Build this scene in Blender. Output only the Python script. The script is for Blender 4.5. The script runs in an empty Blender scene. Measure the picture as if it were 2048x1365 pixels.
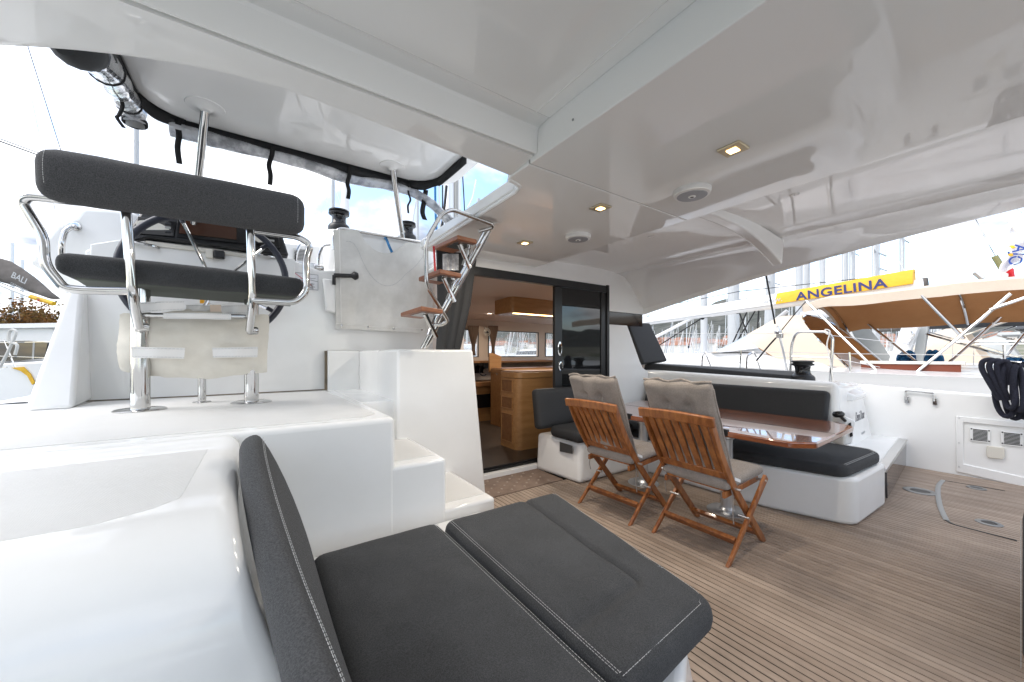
import bpy, bmesh, math, random
from mathutils import Vector as V, Matrix, noise as mnoise
R_ = math.radians
random.seed(11)
sc = bpy.context.scene
col = sc.collection

# ---------------------------------------------------------------- camera
EYE = 1.30                      # lens height over the cockpit sole
FPX, CX, HY = 750.0, 1024.0, 708.0   # focal length / centre / horizon in photo pixels
YAW = math.atan2(1024 - 510, FPX)    # lens points this far to starboard of the bow
FW = (math.sin(YAW), math.cos(YAW)); RT = (math.cos(YAW), -math.sin(YAW))
cd = bpy.data.cameras.new('camera'); cam = bpy.data.objects.new('camera', cd); col.objects.link(cam)
cam.location = (0, 0, EYE); cam.rotation_euler = (math.pi / 2, 0, -YAW)
cd.sensor_width = 36; cd.lens = FPX / 2048 * 36; cd.shift_y = (HY - 682.5) / 2048
cd.clip_start = 0.02; cd.clip_end = 20000
sc.camera = cam

# ---------------------------------------------------------------- sky
SUN_EL, SUN_AZ = R_(46), R_(285)     # azimuth clockwise from the bow (+Y)
w = bpy.data.worlds.new('World'); sc.world = w; w.use_nodes = True
nt = w.node_tree; N = nt.nodes; L = nt.links
for n in list(N): N.remove(n)
wo = N.new('ShaderNodeOutputWorld'); bg = N.new('ShaderNodeBackground'); bg.inputs['Strength'].default_value = 0.12
sky = N.new('ShaderNodeTexSky'); sky.sky_type = 'NISHITA'; sky.sun_disc = False
sky.sun_elevation = SUN_EL; sky.sun_rotation = SUN_AZ; sky.air_density = 1.0; sky.dust_density = 0.6
tc = N.new('ShaderNodeTexCoord'); sx = N.new('ShaderNodeSeparateXYZ'); L.new(tc.outputs['Generated'], sx.inputs[0])
def wm(op, a, b=None, c=None):
    m = N.new('ShaderNodeMath'); m.operation = op
    for i, q in enumerate((a, b, c)):
        if q is None: continue
        if isinstance(q, (int, float)): m.inputs[i].default_value = q
        else: L.new(q, m.inputs[i])
    return m.outputs[0]
den = wm('ADD', wm('MAXIMUM', sx.outputs['Z'], 0.0), 0.22)
cmb = N.new('ShaderNodeCombineXYZ')
L.new(wm('DIVIDE', sx.outputs['X'], den), cmb.inputs[0]); L.new(wm('DIVIDE', sx.outputs['Y'], den), cmb.inputs[1])
cmb.inputs[2].default_value = 17.4
n1 = N.new('ShaderNodeTexNoise'); n1.inputs['Scale'].default_value = 1.15; n1.inputs['Detail'].default_value = 9
n1.inputs['Roughness'].default_value = 0.56; n1.inputs['Distortion'].default_value = 0.35; L.new(cmb.outputs[0], n1.inputs['Vector'])
rp = N.new('ShaderNodeValToRGB'); rp.color_ramp.elements[0].position = 0.38; rp.color_ramp.elements[1].position = 0.53
rp.color_ramp.interpolation = 'EASE'; L.new(n1.outputs[0], rp.inputs[0])
n2 = N.new('ShaderNodeTexNoise'); n2.inputs['Scale'].default_value = 1.9; n2.inputs['Detail'].default_value = 7
cm2 = N.new('ShaderNodeVectorMath'); cm2.operation = 'ADD'; cm2.inputs[1].default_value = (5.3, 2.2, 9.4)
L.new(cmb.outputs[0], cm2.inputs[0]); L.new(cm2.outputs[0], n2.inputs['Vector'])
rp2 = N.new('ShaderNodeValToRGB'); rp2.color_ramp.elements[0].position = 0.37; rp2.color_ramp.elements[1].position = 0.72
rp2.color_ramp.elements[0].color = (1.6, 1.8, 2.25, 1); rp2.color_ramp.elements[1].color = (9.5, 9.5, 9.6, 1)
L.new(n2.outputs[0], rp2.inputs[0])
gain = N.new('ShaderNodeVectorMath'); gain.operation = 'SCALE'; gain.inputs['Scale'].default_value = 1.3
L.new(sky.outputs[0], gain.inputs[0])
mx = N.new('ShaderNodeMix'); mx.data_type = 'RGBA'
L.new(rp.outputs[0], mx.inputs['Factor']); L.new(gain.outputs[0], mx.inputs['A']); L.new(rp2.outputs[0], mx.inputs['B'])
L.new(mx.outputs['Result'], bg.inputs['Color']); L.new(bg.outputs[0], wo.inputs[0])

# ---------------------------------------------------------------- sun, exposure
sl = bpy.data.lights.new('sun', 'SUN'); so = bpy.data.objects.new('sun', sl); col.objects.link(so)
sl.energy = 1.0; sl.angle = R_(40); sl.color = (1, .955, .89)
sd = V((math.sin(SUN_AZ) * math.cos(SUN_EL), math.cos(SUN_AZ) * math.cos(SUN_EL), math.sin(SUN_EL)))
so.rotation_euler = (-sd).to_track_quat('-Z', 'Y').to_euler()
vs = sc.view_settings; sc.display_settings.display_device = 'sRGB'
vs.view_transform = 'Standard'; vs.look = 'None'; vs.gamma = 1; vs.use_curve_mapping = False; vs.exposure = 1.60
cy = sc.cycles; cy.max_bounces = 14; cy.diffuse_bounces = 7; cy.glossy_bounces = 6; cy.transmission_bounces = 8
cy.transparent_max_bounces = 16; cy.caustics_reflective = False; cy.caustics_refractive = False
cy.use_denoising = True; cy.sample_clamp_indirect = 6

# ---------------------------------------------------------------- pixel -> point
def ray(px, py):
    a = (px - CX) / FPX
    return (FW[0] + RT[0] * a, FW[1] + RT[1] * a, (HY - py) / FPX)
def P(px, py, X=None, Y=None, Z=None, d=None):
    r = ray(px, py)
    t = X / r[0] if X is not None else Y / r[1] if Y is not None else (Z - EYE) / r[2] if Z is not None else d
    return V((r[0] * t, r[1] * t, EYE + r[2] * t))

# ---------------------------------------------------------------- mesh builder
def fillet(path, r, n=5, closed=False):
    p = [V(q) for q in path]; out = []
    for i, q in enumerate(p):
        if not closed and i in (0, len(p) - 1): out.append(q); continue
        a = p[i - 1] - q; b = p[(i + 1) % len(p)] - q
        rr = min(r, a.length * .45, b.length * .45)
        s = q + a.normalized() * rr; e = q + b.normalized() * rr
        for k in range(n + 1):
            t = k / n; out.append(s * (1 - t) ** 2 + q * 2 * t * (1 - t) + e * t * t)
    return out
def spline(pts, n=8):
    p = [V(q) for q in pts]; out = []
    for i in range(len(p) - 1):
        p0 = p[max(i - 1, 0)]; p1 = p[i]; p2 = p[i + 1]; p3 = p[min(i + 2, len(p) - 1)]
        for k in range(n):
            t = k / n
            out.append(.5 * ((2 * p1) + (p2 - p0) * t + (2 * p0 - 5 * p1 + 4 * p2 - p3) * t * t + (3 * p1 - p0 - 3 * p2 + p3) * t ** 3))
    out.append(p[-1]); return out
class MB:
    def __init__(s): s.v = []; s.f = []
    def add(s, vs, fs):
        o = len(s.v); s.v += [tuple(q) for q in vs]; s.f += [tuple(i + o for i in q) for q in fs]; return s
    def box(s, a, b):
        x0, y0, z0 = a; x1, y1, z1 = b
        return s.add([(x0, y0, z0), (x1, y0, z0), (x1, y1, z0), (x0, y1, z0), (x0, y0, z1), (x1, y0, z1), (x1, y1, z1), (x0, y1, z1)],
                     [(0, 3, 2, 1), (4, 5, 6, 7), (0, 1, 5, 4), (1, 2, 6, 5), (2, 3, 7, 6), (3, 0, 4, 7)])
    def hexa(s, q):   # 8 points: bottom ring 0-3, top ring 4-7
        return s.add(q, [(0, 3, 2, 1), (4, 5, 6, 7), (0, 1, 5, 4), (1, 2, 6, 5), (2, 3, 7, 6), (3, 0, 4, 7)])
    def bar(s, a, b, wv, hv):   # beam a->b with half-width vectors
        a, b, wv, hv = V(a), V(b), V(wv), V(hv)
        return s.hexa([a - wv - hv, a + wv - hv, a + wv + hv, a - wv + hv, b - wv - hv, b + wv - hv, b + wv + hv, b - wv + hv])
    def prism(s, pts, ext):
        n = len(pts); e = V(ext); p = [V(q) for q in pts]
        return s.add(p + [q + e for q in p], [tuple(range(n - 1, -1, -1)), tuple(range(n, 2 * n))] + [(i, (i + 1) % n, n + (i + 1) % n, n + i) for i in range(n)])
    def loft(s, rings, closed=True, caps=True, loop=False):
        n = len(rings[0]); m = len(rings); vs = [q for r in rings for q in r]; fs = []
        for j in range(m if loop else m - 1):
            k = (j + 1) % m
            for i in range(n if closed else n - 1):
                h = (i + 1) % n; fs.append((j * n + i, j * n + h, k * n + h, k * n + i))
        if caps and closed and not loop: fs += [tuple(range(n - 1, -1, -1)), tuple(range((m - 1) * n, m * n))]
        return s.add(vs, fs)
    def tube(s, path, r, n=8, closed=False, flat=1.0):
        p = [V(q) for q in path]; m = len(p); rr = r if isinstance(r, (list, tuple)) else [r] * m
        rings = []; up = None
        for i in range(m):
            a = p[i - 1] if (i or closed) else p[0]; b = p[(i + 1) % m] if (i < m - 1 or closed) else p[-1]
            t = (b - a)
            t = t.normalized() if t.length > 1e-9 else V((0, 0, 1))
            if up is None:
                ref = V((0, 0, 1)) if abs(t.z) < .9 else V((1, 0, 0)); up = (ref - t * ref.dot(t)).normalized()
            else:
                up = up - t * up.dot(t); up = up.normalized() if up.length > 1e-6 else t.orthogonal().normalized()
            sd_ = t.cross(up)
            rings.append([p[i] + (up * math.cos(q) * flat + sd_ * math.sin(q)) * rr[i] for q in [2 * math.pi * k / n for k in range(n)]])
        return s.loft(rings, loop=closed)
    def lathe(s, prof, c=(0, 0, 0), ax=(0, 0, 1), n=24):
        ax = V(ax).normalized(); u = ax.orthogonal().normalized(); w_ = ax.cross(u); c = V(c)
        rings = [[c + ax * h + (u * math.cos(a) + w_ * math.sin(a)) * max(r, 1e-4) for a in [2 * math.pi * k / n for k in range(n)]] for r, h in prof]
        return s.loft(rings)
    def grid(s, fn, nu, nv):
        vs = [fn(i / nu, j / nv) for j in range(nv + 1) for i in range(nu + 1)]
        return s.add(vs, [(j * (nu + 1) + i, j * (nu + 1) + i + 1, (j + 1) * (nu + 1) + i + 1, (j + 1) * (nu + 1) + i) for j in range(nv) for i in range(nu)])
    def slab(s, fn, th, nu, nv):    # grid thickened along its normal
        def nrm(u, v):
            e = 1e-3; a = V(fn(min(u + e, 1), v)) - V(fn(max(u - e, 0), v)); b = V(fn(u, min(v + e, 1))) - V(fn(u, max(v - e, 0)))
            return a.cross(b).normalized()
        g = [(i / nu, j / nv) for j in range(nv + 1) for i in range(nu + 1)]
        a = [V(fn(u, v)) for u, v in g]; b = [p + nrm(u, v) * th for p, (u, v) in zip(a, g)]
        k = len(a); q = [(j * (nu + 1) + i, j * (nu + 1) + i + 1, (j + 1) * (nu + 1) + i + 1, (j + 1) * (nu + 1) + i) for j in range(nv) for i in range(nu)]
        fs = [t[::-1] for t in q] + [tuple(k + i for i in t) for t in q]
        rim = [i for i in range(nu + 1)] + [j * (nu + 1) + nu for j in range(1, nv + 1)] + [nv * (nu + 1) + i for i in range(nu - 1, -1, -1)] + [j * (nu + 1) for j in range(nv - 1, 0, -1)]
        fs += [(rim[i], rim[(i + 1) % len(rim)], k + rim[(i + 1) % len(rim)], k + rim[i]) for i in range(len(rim))]
        return s.add(a + b, fs)
    def pad(s, c, U, Vv, W, r=.03, puff=.0, n=10, fold=0.0, seed=0.0, crease=None):
        """rounded cushion: centre c, half-vectors U V W; puff along W; crease(u,v)-> depth on the +W side"""
        c, U, Vv, W = V(c), V(U), V(Vv), V(W); lu, lv, lw = U.length, Vv.length, W.length
        uu, vv, ww = U / lu, Vv / lv, W / lw; r = min(r, lu * .98, lv * .98, lw * .98)
        def ticks(l, m):
            k = [-l, -l + r * .15, -l + r * .5, -l + r]; k += [(-l + r) + (2 * l - 2 * r) * i / m for i in range(1, m)]
            return k + [l - r, l - r * .5, l - r * .15, l]
        ta, tb, tw = ticks(lu, max(2, int(n))), ticks(lv, max(2, int(n * min(3, lv / lu) if lv > lu else n))), ticks(lw, 2)
        vid = {}; vs = []; fs = []
        def vert(x, y, z):
            k = (round(x, 6), round(y, 6), round(z, 6))
            if k in vid: return vid[k]
            q = V((max(-lu + r, min(lu - r, x)), max(-lv + r, min(lv - r, y)), max(-lw + r, min(lw - r, z))))
            d = V((x, y, z)) - q
            p = q + d.normalized() * r if d.length > 1e-9 else V((x, y, z))
            a, b = p.x / lu, p.y / lv
            bulge = (1 - min(1, abs(a)) ** 4) * (1 - min(1, abs(b)) ** 4)
            sg = p.z / lw
            zz = p.z + puff * bulge * sg
            wp = c + uu * p.x + vv * p.y
            if fold: zz += fold * sg * mnoise.noise(wp * 5 + V((seed, 0, 0))) * (.3 + .7 * bulge)
            if crease and sg > .3: zz -= crease(p.x, p.y) * sg
            vid[k] = len(vs); vs.append(wp + ww * zz); return vid[k]
        def face(A, B, f, flip):
            for i in range(len(A) - 1):
                for j in range(len(B) - 1):
                    q = [vert(*f(A[i], B[j])), vert(*f(A[i + 1], B[j])), vert(*f(A[i + 1], B[j + 1])), vert(*f(A[i], B[j + 1]))]
                    fs.append(tuple(q[::-1] if flip else q))
        for sgn in (1, -1):
            face(ta, tb, lambda a, b: (a, b, sgn * lw), sgn < 0)
            face(ta, tw, lambda a, b: (a, sgn * lv, b), sgn > 0)
            face(tb, tw, lambda a, b: (sgn * lu, a, b), sgn < 0)
        return s.add(vs, fs)
    def mesh(s, name, smooth=True, ang=38, fix=True):
        me = bpy.data.meshes.new(name); me.from_pydata(s.v, [], s.f)
        if fix:
            bm = bmesh.new(); bm.from_mesh(me); bmesh.ops.recalc_face_normals(bm, faces=bm.faces); bm.to_mesh(me); bm.free()
        if smooth:
            me.polygons.foreach_set('use_smooth', [True] * len(me.polygons)); me.set_sharp_from_angle(angle=R_(ang))
        me.update(); return me
    def build(s, name, m, parent=None, bevel=0, seg=3, smooth=True, ang=38, fix=True):
        me = s.mesh(name, smooth or bevel > 0, ang, fix); me.materials.append(m)
        o = bpy.data.objects.new(name, me); col.objects.link(o); put(o, parent)
        if bevel:
            b = o.modifiers.new('bevel', 'BEVEL'); b.width = bevel; b.segments = seg; b.limit_method = 'ANGLE'; b.angle_limit = R_(32); b.harden_normals = False
        return o
WL = {}
def put(o, parent):
    if parent is not None:
        o.parent = parent; o.location = -WL.get(parent.name, V((0, 0, 0)))
def tag(o, label=None, cat=None, group=None, kind=None):
    for k, v in (('label', label), ('category', cat), ('group', group), ('kind', kind)):
        if v: o[k] = v
    return o
def thing(name, label, cat, loc=(0, 0, 0), group=None):
    o = bpy.data.objects.new(name, None); col.objects.link(o); o.location = loc; o.empty_display_size = .1
    WL[o.name] = V(loc); return tag(o, label, cat, group)
def copy_tree(o, parent=None):
    c = o.copy(); col.objects.link(c); c.parent = parent
    for k in o.children: copy_tree(k, c)
    return c
FONT = {}
def text_mesh(txt, size, thick=.0015, shear=0.0, spacing=1.0):
    cu = bpy.data.curves.new('lettering', 'FONT'); cu.body = txt; cu.size = size; cu.extrude = thick; cu.shear = shear
    cu.align_x = 'CENTER'; cu.align_y = 'CENTER'; cu.space_character = spacing; cu.offset = FONT.get('bold', 0) * size
    t = bpy.data.objects.new('lettering', cu); col.objects.link(t)
    dg = bpy.context.evaluated_depsgraph_get(); me = bpy.data.meshes.new_from_object(t.evaluated_get(dg))
    bpy.data.objects.remove(t); bpy.data.curves.remove(cu); return me
def lettering(txt, size, c, right, up, m, parent, sx=1.0, shear=0.0, bold=0.0, spacing=1.0):
    FONT['bold'] = bold; me = text_mesh(txt, size, .0012, shear, spacing); me.materials.append(m)
    rx, uy = V(right).normalized(), V(up); rz = rx.cross(uy).normalized(); uy = rz.cross(rx)
    mw = Matrix((rx * sx, uy, rz)).transposed().to_4x4(); mw.translation = V(c)
    me.transform(mw); o = bpy.data.objects.new('lettering', me); col.objects.link(o); put(o, parent); return o
# ---------------------------------------------------------------- materials
MATS = {}
def pm(name, c, rough=.5, metal=0, var=None, bump=None, coat=0, spec=.5, emit=None, trans=0, alpha=1, ior=1.45, stretch=(1, 1, 1), c2=None, rvar=0, rnd=0, sheen=0):
    """principled material; var=(scale, contrast) blends towards c2; bump=(scale, strength, distance)"""
    m = bpy.data.materials.new(name); m.use_nodes = True; t = m.node_tree; n = t.nodes; l = t.links
    b = n['Principled BSDF']; c = tuple(c) + (1,) if len(c) == 3 else c
    b.inputs['Base Color'].default_value = c; b.inputs['Roughness'].default_value = rough; b.inputs['Metallic'].default_value = metal
    b.inputs['Coat Weight'].default_value = coat; b.inputs['Coat Roughness'].default_value = .06; b.inputs['Specular IOR Level'].default_value = spec
    b.inputs['IOR'].default_value = ior; b.inputs['Transmission Weight'].default_value = trans; b.inputs['Alpha'].default_value = alpha
    if sheen: b.inputs['Sheen Weight'].default_value = sheen
    if emit: b.inputs['Emission Color'].default_value = tuple(emit[0]) + (1,); b.inputs['Emission Strength'].default_value = emit[1]
    tcn = n.new('ShaderNodeTexCoord'); mp = n.new('ShaderNodeMapping'); mp.inputs['Scale'].default_value = stretch
    l.new(tcn.outputs['Object'], mp.inputs[0])
    if var or rnd:
        c2_ = (tuple(c2) if c2 else tuple(x * .72 for x in c[:3])) + (1,)
        mix = n.new('ShaderNodeMix'); mix.data_type = 'RGBA'; mix.inputs['A'].default_value = c; mix.inputs['B'].default_value = c2_
        fac = None
        if var:
            nz = n.new('ShaderNodeTexNoise'); nz.inputs['Scale'].default_value = var[0]; nz.inputs['Detail'].default_value = 6
            nz.inputs['Roughness'].default_value = .62
            l.new(mp.outputs[0], nz.inputs['Vector'])
            mr = n.new('ShaderNodeMapRange'); mr.inputs['From Min'].default_value = .5 - .2 / max(var[1], .01) * .5; mr.inputs['From Max'].default_value = .5 + .2 / max(var[1], .01) * .5
            mr.inputs['To Max'].default_value = min(1, var[1]); l.new(nz.outputs[0], mr.inputs['Value']); fac = mr.outputs[0]
        if rnd:
            oi = n.new('ShaderNodeObjectInfo'); ml = n.new('ShaderNodeMath'); ml.operation = 'MULTIPLY'; ml.inputs[1].default_value = rnd
            l.new(oi.outputs['Random'], ml.inputs[0])
            if fac is not None:
                ad = n.new('ShaderNodeMath'); ad.operation = 'ADD'; ad.use_clamp = True; l.new(fac, ad.inputs[0]); l.new(ml.outputs[0], ad.inputs[1]); fac = ad.outputs[0]
                # shift the grain per piece
                cx = n.new('ShaderNodeCombineXYZ'); m9 = n.new('ShaderNodeMath'); m9.operation = 'MULTIPLY'; m9.inputs[1].default_value = 37.0
                l.new(oi.outputs['Random'], m9.inputs[0]); l.new(m9.outputs[0], cx.inputs[0]); l.new(m9.outputs[0], cx.inputs[1])
                l.new(cx.outputs[0], mp.inputs['Location'])
            else: fac = ml.outputs[0]
        l.new(fac, mix.inputs['Factor']); l.new(mix.outputs['Result'], b.inputs['Base Color'])
    if rvar:
        nr = n.new('ShaderNodeTexNoise'); nr.inputs['Scale'].default_value = 3.3; nr.inputs['Detail'].default_value = 5
        l.new(tcn.outputs['Object'], nr.inputs['Vector'])
        mr = n.new('ShaderNodeMapRange'); mr.inputs['From Min'].default_value = .3; mr.inputs['From Max'].default_value = .7
        mr.inputs['To Min'].default_value = max(.01, rough - rvar); mr.inputs['To Max'].default_value = rough + rvar
        l.new(nr.outputs[0], mr.inputs['Value']); l.new(mr.outputs[0], b.inputs['Roughness'])
    if bump:
        nb = n.new('ShaderNodeTexNoise'); nb.inputs['Scale'].default_value = bump[0]; nb.inputs['Detail'].default_value = 3
        l.new(mp.outputs[0], nb.inputs['Vector'])
        bp = n.new('ShaderNodeBump'); bp.inputs['Strength'].default_value = bump[1]; bp.inputs['Distance'].default_value = bump[2]
        l.new(nb.outputs[0], bp.inputs['Height']); l.new(bp.outputs[0], b.inputs['Normal'])
    MATS[name] = m; return m
def weave(m, scale, strength, dist):
    """woven relief: two crossed waves"""
    t = m.node_tree; n = t.nodes; l = t.links; b = n['Principled BSDF']; tcn = n.new('ShaderNodeTexCoord')
    hs = []
    for d in ('X', 'Y', 'Z'):
        wv = n.new('ShaderNodeTexWave'); wv.wave_type = 'BANDS'; wv.bands_direction = d; wv.inputs['Scale'].default_value = scale
        wv.inputs['Distortion'].default_value = 1.5; wv.inputs['Detail'].default_value = 1; l.new(tcn.outputs['Object'], wv.inputs['Vector']); hs.append(wv.outputs['Fac'])
    a = n.new('ShaderNodeMath'); a.operation = 'ADD'; l.new(hs[0], a.inputs[0]); l.new(hs[1], a.inputs[1])
    a2 = n.new('ShaderNodeMath'); a2.operation = 'ADD'; l.new(a.outputs[0], a2.inputs[0]); l.new(hs[2], a2.inputs[1])
    bp = n.new('ShaderNodeBump'); bp.inputs['Strength'].default_value = strength; bp.inputs['Distance'].default_value = dist
    l.new(a2.outputs[0], bp.inputs['Height']); l.new(bp.outputs[0], b.inputs['Normal']); return m
gel = pm('gelcoat', (.83, .83, .82), .12, var=(2.1, .7), c2=(.785, .783, .765), rvar=.08, bump=(2.6, .05, .01))
gelc = pm('gelcoat_headliner', (.86, .86, .848), .035, var=(.8, .5), c2=(.84, .84, .825), rvar=.02, bump=(1.3, .07, .012))
gelm = pm('gelcoat_matt', (.78, .78, .77), .34, var=(2.2, .5), c2=(.73, .73, .71), rvar=.1)
hullm = pm('hull_white', (.74, .74, .74), .22, var=(.6, .5), c2=(.67, .67, .66))
nonskid = weave(pm('non_skid', (.80, .795, .775), .45, var=(5, .5), c2=(.765, .76, .735)), 95, .55, .0022)
chrome = pm('polished_steel', (.56, .555, .545), .06, 1, rvar=.04)
brushed = pm('satin_steel', (.62, .62, .62), .28, 1)
alu = pm('anodised_aluminium', (.62, .63, .64), .35, .85)
mastm = pm('mast_paint', (.50, .51, .52), .35)
fab = weave(pm('charcoal_fabric', (.026, .0275, .030), .92, var=(260, .9), c2=(.060, .062, .065), sheen=.06), 420, .5, .0008)
fabl = weave(pm('charcoal_fabric_pale', (.036, .036, .0375), .93, var=(240, .9), c2=(.088, .088, .09), sheen=.1), 420, .5, .0008)  # same charcoal cloth in a slightly paler tone
fabk = pm('black_vinyl_fabric', (.018, .0185, .02), .7, var=(90, .6), c2=(.03, .031, .033), bump=(60, .2, .001))
thread = pm('pale_thread', (.5, .5, .49), .8)
chaircloth = weave(pm('taupe_cushion_cloth', (.30, .258, .225), .95, var=(120, .8), c2=(.23, .196, .17), sheen=.2), 330, .5, .001)
teak = pm('teak_plank', (.42, .33, .262), .6, var=(2.6, .5), c2=(.265, .197, .148), stretch=(9, .7, 9), rnd=.55, bump=(5, .25, .0015), rvar=.1)
caulk = pm('black_caulk', (.012, .012, .012), .75)
chairwood = pm('oiled_chair_wood', (.37, .135, .036), .36, var=(3, .9), c2=(.20, .062, .016), stretch=(9, 9, 1.6), rnd=.25, coat=.25, bump=(9, .15, .001))
varnish = pm('varnished_table_wood', (.28, .085, .03), .16, var=(2.5, .9), c2=(.15, .04, .015), stretch=(10, .8, 10), coat=1.0)
treadwood = pm('step_teak', (.30, .115, .05), .45, var=(4, .8), c2=(.19, .065, .03), stretch=(3, 12, 12))
oak = pm('cabinet_oak', (.40, .215, .085), .42, var=(2.2, .8), c2=(.31, .155, .058), stretch=(1.2, 9, 9), coat=.15)
oakd = pm('cabinet_oak_dark', (.24, .115, .045), .42, var=(2.2, .8), c2=(.18, .08, .03), stretch=(1.2, 9, 9))
matw = pm('step_mat', (.24, .17, .13), .6, var=(6, .8), c2=(.17, .115, .085), stretch=(1, 1, 1), rvar=.1)
blackp = pm('black_plastic', (.012, .012, .013), .35, rvar=.1)
blackg = pm('black_gloss', (.008, .008, .009), .08)
blackm = pm('black_frame_paint', (.012, .012, .013), .3)
smoked = pm('smoked_glass', (.01, .011, .012), .03, spec=.6)
clearg = pm('window_glass', (.92, .95, .95), .0, trans=1, alpha=.22, ior=1.3)
plas = pm('clear_rolled_plastic', (.66, .67, .70), .10, var=(9, .95), c2=(.22, .23, .25), bump=(9, 1.0, .03), coat=1.0, alpha=.8)
canvasb = weave(pm('cream_canvas', (.74, .705, .63), .9, var=(7, .7), c2=(.67, .63, .55), bump=None), 230, .35, .001)
canvasw = pm('white_canvas', (.70, .69, .66), .75, var=(5, .7), c2=(.60, .59, .555), bump=(4, .5, .02))
webw = pm('white_webbing', (.72, .71, .69), .8)
webk = pm('black_webbing', (.012, .012, .013), .85)
wheelk = pm('navy_leather_rim', (.018, .02, .032), .38, bump=(40, .2, .001))
ropeN = weave(pm('navy_rope', (.014, .015, .03), .8, var=(60, .8), c2=(.026, .028, .05)), 120, .8, .003)
ropeB = pm('blue_rope', (.02, .16, .36), .8, var=(30, .8), c2=(.01, .08, .2))
ropeW = pm('white_rope', (.62, .60, .56), .85)
ropeK = pm('black_rope', (.015, .015, .017), .8)
grey = pm('grey_rubber', (.32, .32, .31), .6)
dark = pm('dark_seam', (.10, .085, .06), .8, var=(8, .9), c2=(.22, .17, .11))
darkk = pm('dark_gap', (.03, .03, .03), .8)
tan = weave(pm('tan_acrylic_canvas', (.64, .54, .435), .9, var=(1.5, .6), c2=(.58, .48, .375), bump=None), 160, .25, .001)
tan_backlit = pm('tan_canvas_backlit', (.46, .225, .085), .9, var=(2.5, .7), c2=(.40, .185, .065))  # brown of light glowing through the canvas, put into the underside colour
yel = pm('yellow_cover', (.74, .43, .02), .6, var=(3, .7), c2=(.60, .34, .015), bump=(5, .6, .03))
navy = pm('navy_print', (.03, .035, .14), .6)
inkg = pm('grey_print', (.10, .10, .11), .6)
inkl = pm('pale_print', (.45, .46, .47), .6)
white = pm('white_plastic', (.78, .78, .77), .35)
cream = pm('cream_plastic', (.66, .63, .56), .4)
signw = pm('sticker_white', (.74, .75, .77), .4)
red = pm('red_print', (.6, .03, .04), .5)
orange = pm('warning_orange', (.75, .36, .02), .5)
ledm = pm('warm_lamp', (1, .86, .6), .4, emit=((1, .66, .28), 2.6))
ledw = pm('white_lamp', (1, .95, .88), .4, emit=((1, .9, .78), 5))
gold = pm('lamp_bezel', (.62, .53, .36), .3, .6)
cabinc = pm('cabin_headliner', (.66, .57, .52), .5)
cabind = pm('cabin_sole', (.035, .026, .02), .35, var=(4, .8), c2=(.055, .04, .03))
curt = pm('brown_curtain', (.16, .105, .075), .9)
screenm = pm('dim_screen', (.045, .018, .010), .12)
watm = pm('harbour_water', (.03, .055, .06), .07, bump=(1.2, .5, .15))
hillm = pm('scrub_hill', (.045, .05, .042), .95, var=(.02, .95), c2=(.10, .10, .088), bump=(.05, 1, 8))
hillm2 = pm('far_ridge', (.15, .17, .17), .95, var=(.006, .9), c2=(.24, .245, .23))
roofm = pm('terracotta_roof', (.30, .155, .105), .85)
wallm = pm('house_wall', (.62, .57, .50), .85, rnd=.8, c2=(.74, .73, .70))
leafm = pm('autumn_leaves', (.19, .075, .012), .8, rnd=0, var=(.9, .9), c2=(.10, .075, .015))
bark = pm('bark', (.08, .055, .04), .9)
greycan = pm('grey_boom_canvas', (.135, .12, .11), .85, var=(3, .8), c2=(.09, .08, .072), bump=(7, .8, .02))
darkcan = pm('dark_grey_canvas', (.06, .062, .066), .9)
lightcan = pm('pale_grey_canvas', (.42, .43, .42), .85)
mahog = pm('mahogany_board', (.16, .035, .014), .35, coat=.3)
varnish.node_tree.nodes['Principled BSDF'].inputs['Coat IOR'].default_value = 1.85
varnish.node_tree.nodes['Principled BSDF'].inputs['Coat Roughness'].default_value = .02
def weather(m, scale, lo, hi):
    """worn and stained patches: the base colour scaled by a broad noise"""
    t = m.node_tree; n = t.nodes; l = t.links; b = n['Principled BSDF']; src = b.inputs['Base Color'].links[0].from_socket
    g = n.new('ShaderNodeNewGeometry'); nz = n.new('ShaderNodeTexNoise'); nz.inputs['Scale'].default_value = scale; nz.inputs['Detail'].default_value = 8; nz.inputs['Roughness'].default_value = .65
    l.new(g.outputs['Position'], nz.inputs['Vector']); mr = n.new('ShaderNodeMapRange'); mr.inputs['From Min'].default_value = .34; mr.inputs['From Max'].default_value = .66
    mr.inputs['To Min'].default_value = lo; mr.inputs['To Max'].default_value = hi; l.new(nz.outputs[0], mr.inputs['Value'])
    vm = n.new('ShaderNodeVectorMath'); vm.operation = 'SCALE'; l.new(src, vm.inputs[0]); l.new(mr.outputs[0], vm.inputs['Scale']); l.new(vm.outputs[0], b.inputs['Base Color'])
weather(teak, 1.7, .78, 1.16); weather(fab, 3.0, .82, 1.22); weather(chaircloth, 6.0, .84, 1.1); weather(canvasb, 3.0, .93, 1.03); weather(canvasw, 2.4, .86, 1.05); weather(nonskid, 2.2, .96, 1.02)
ringm = pm('worn_deck_ring', (.26, .26, .255), .4, .7)
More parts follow.
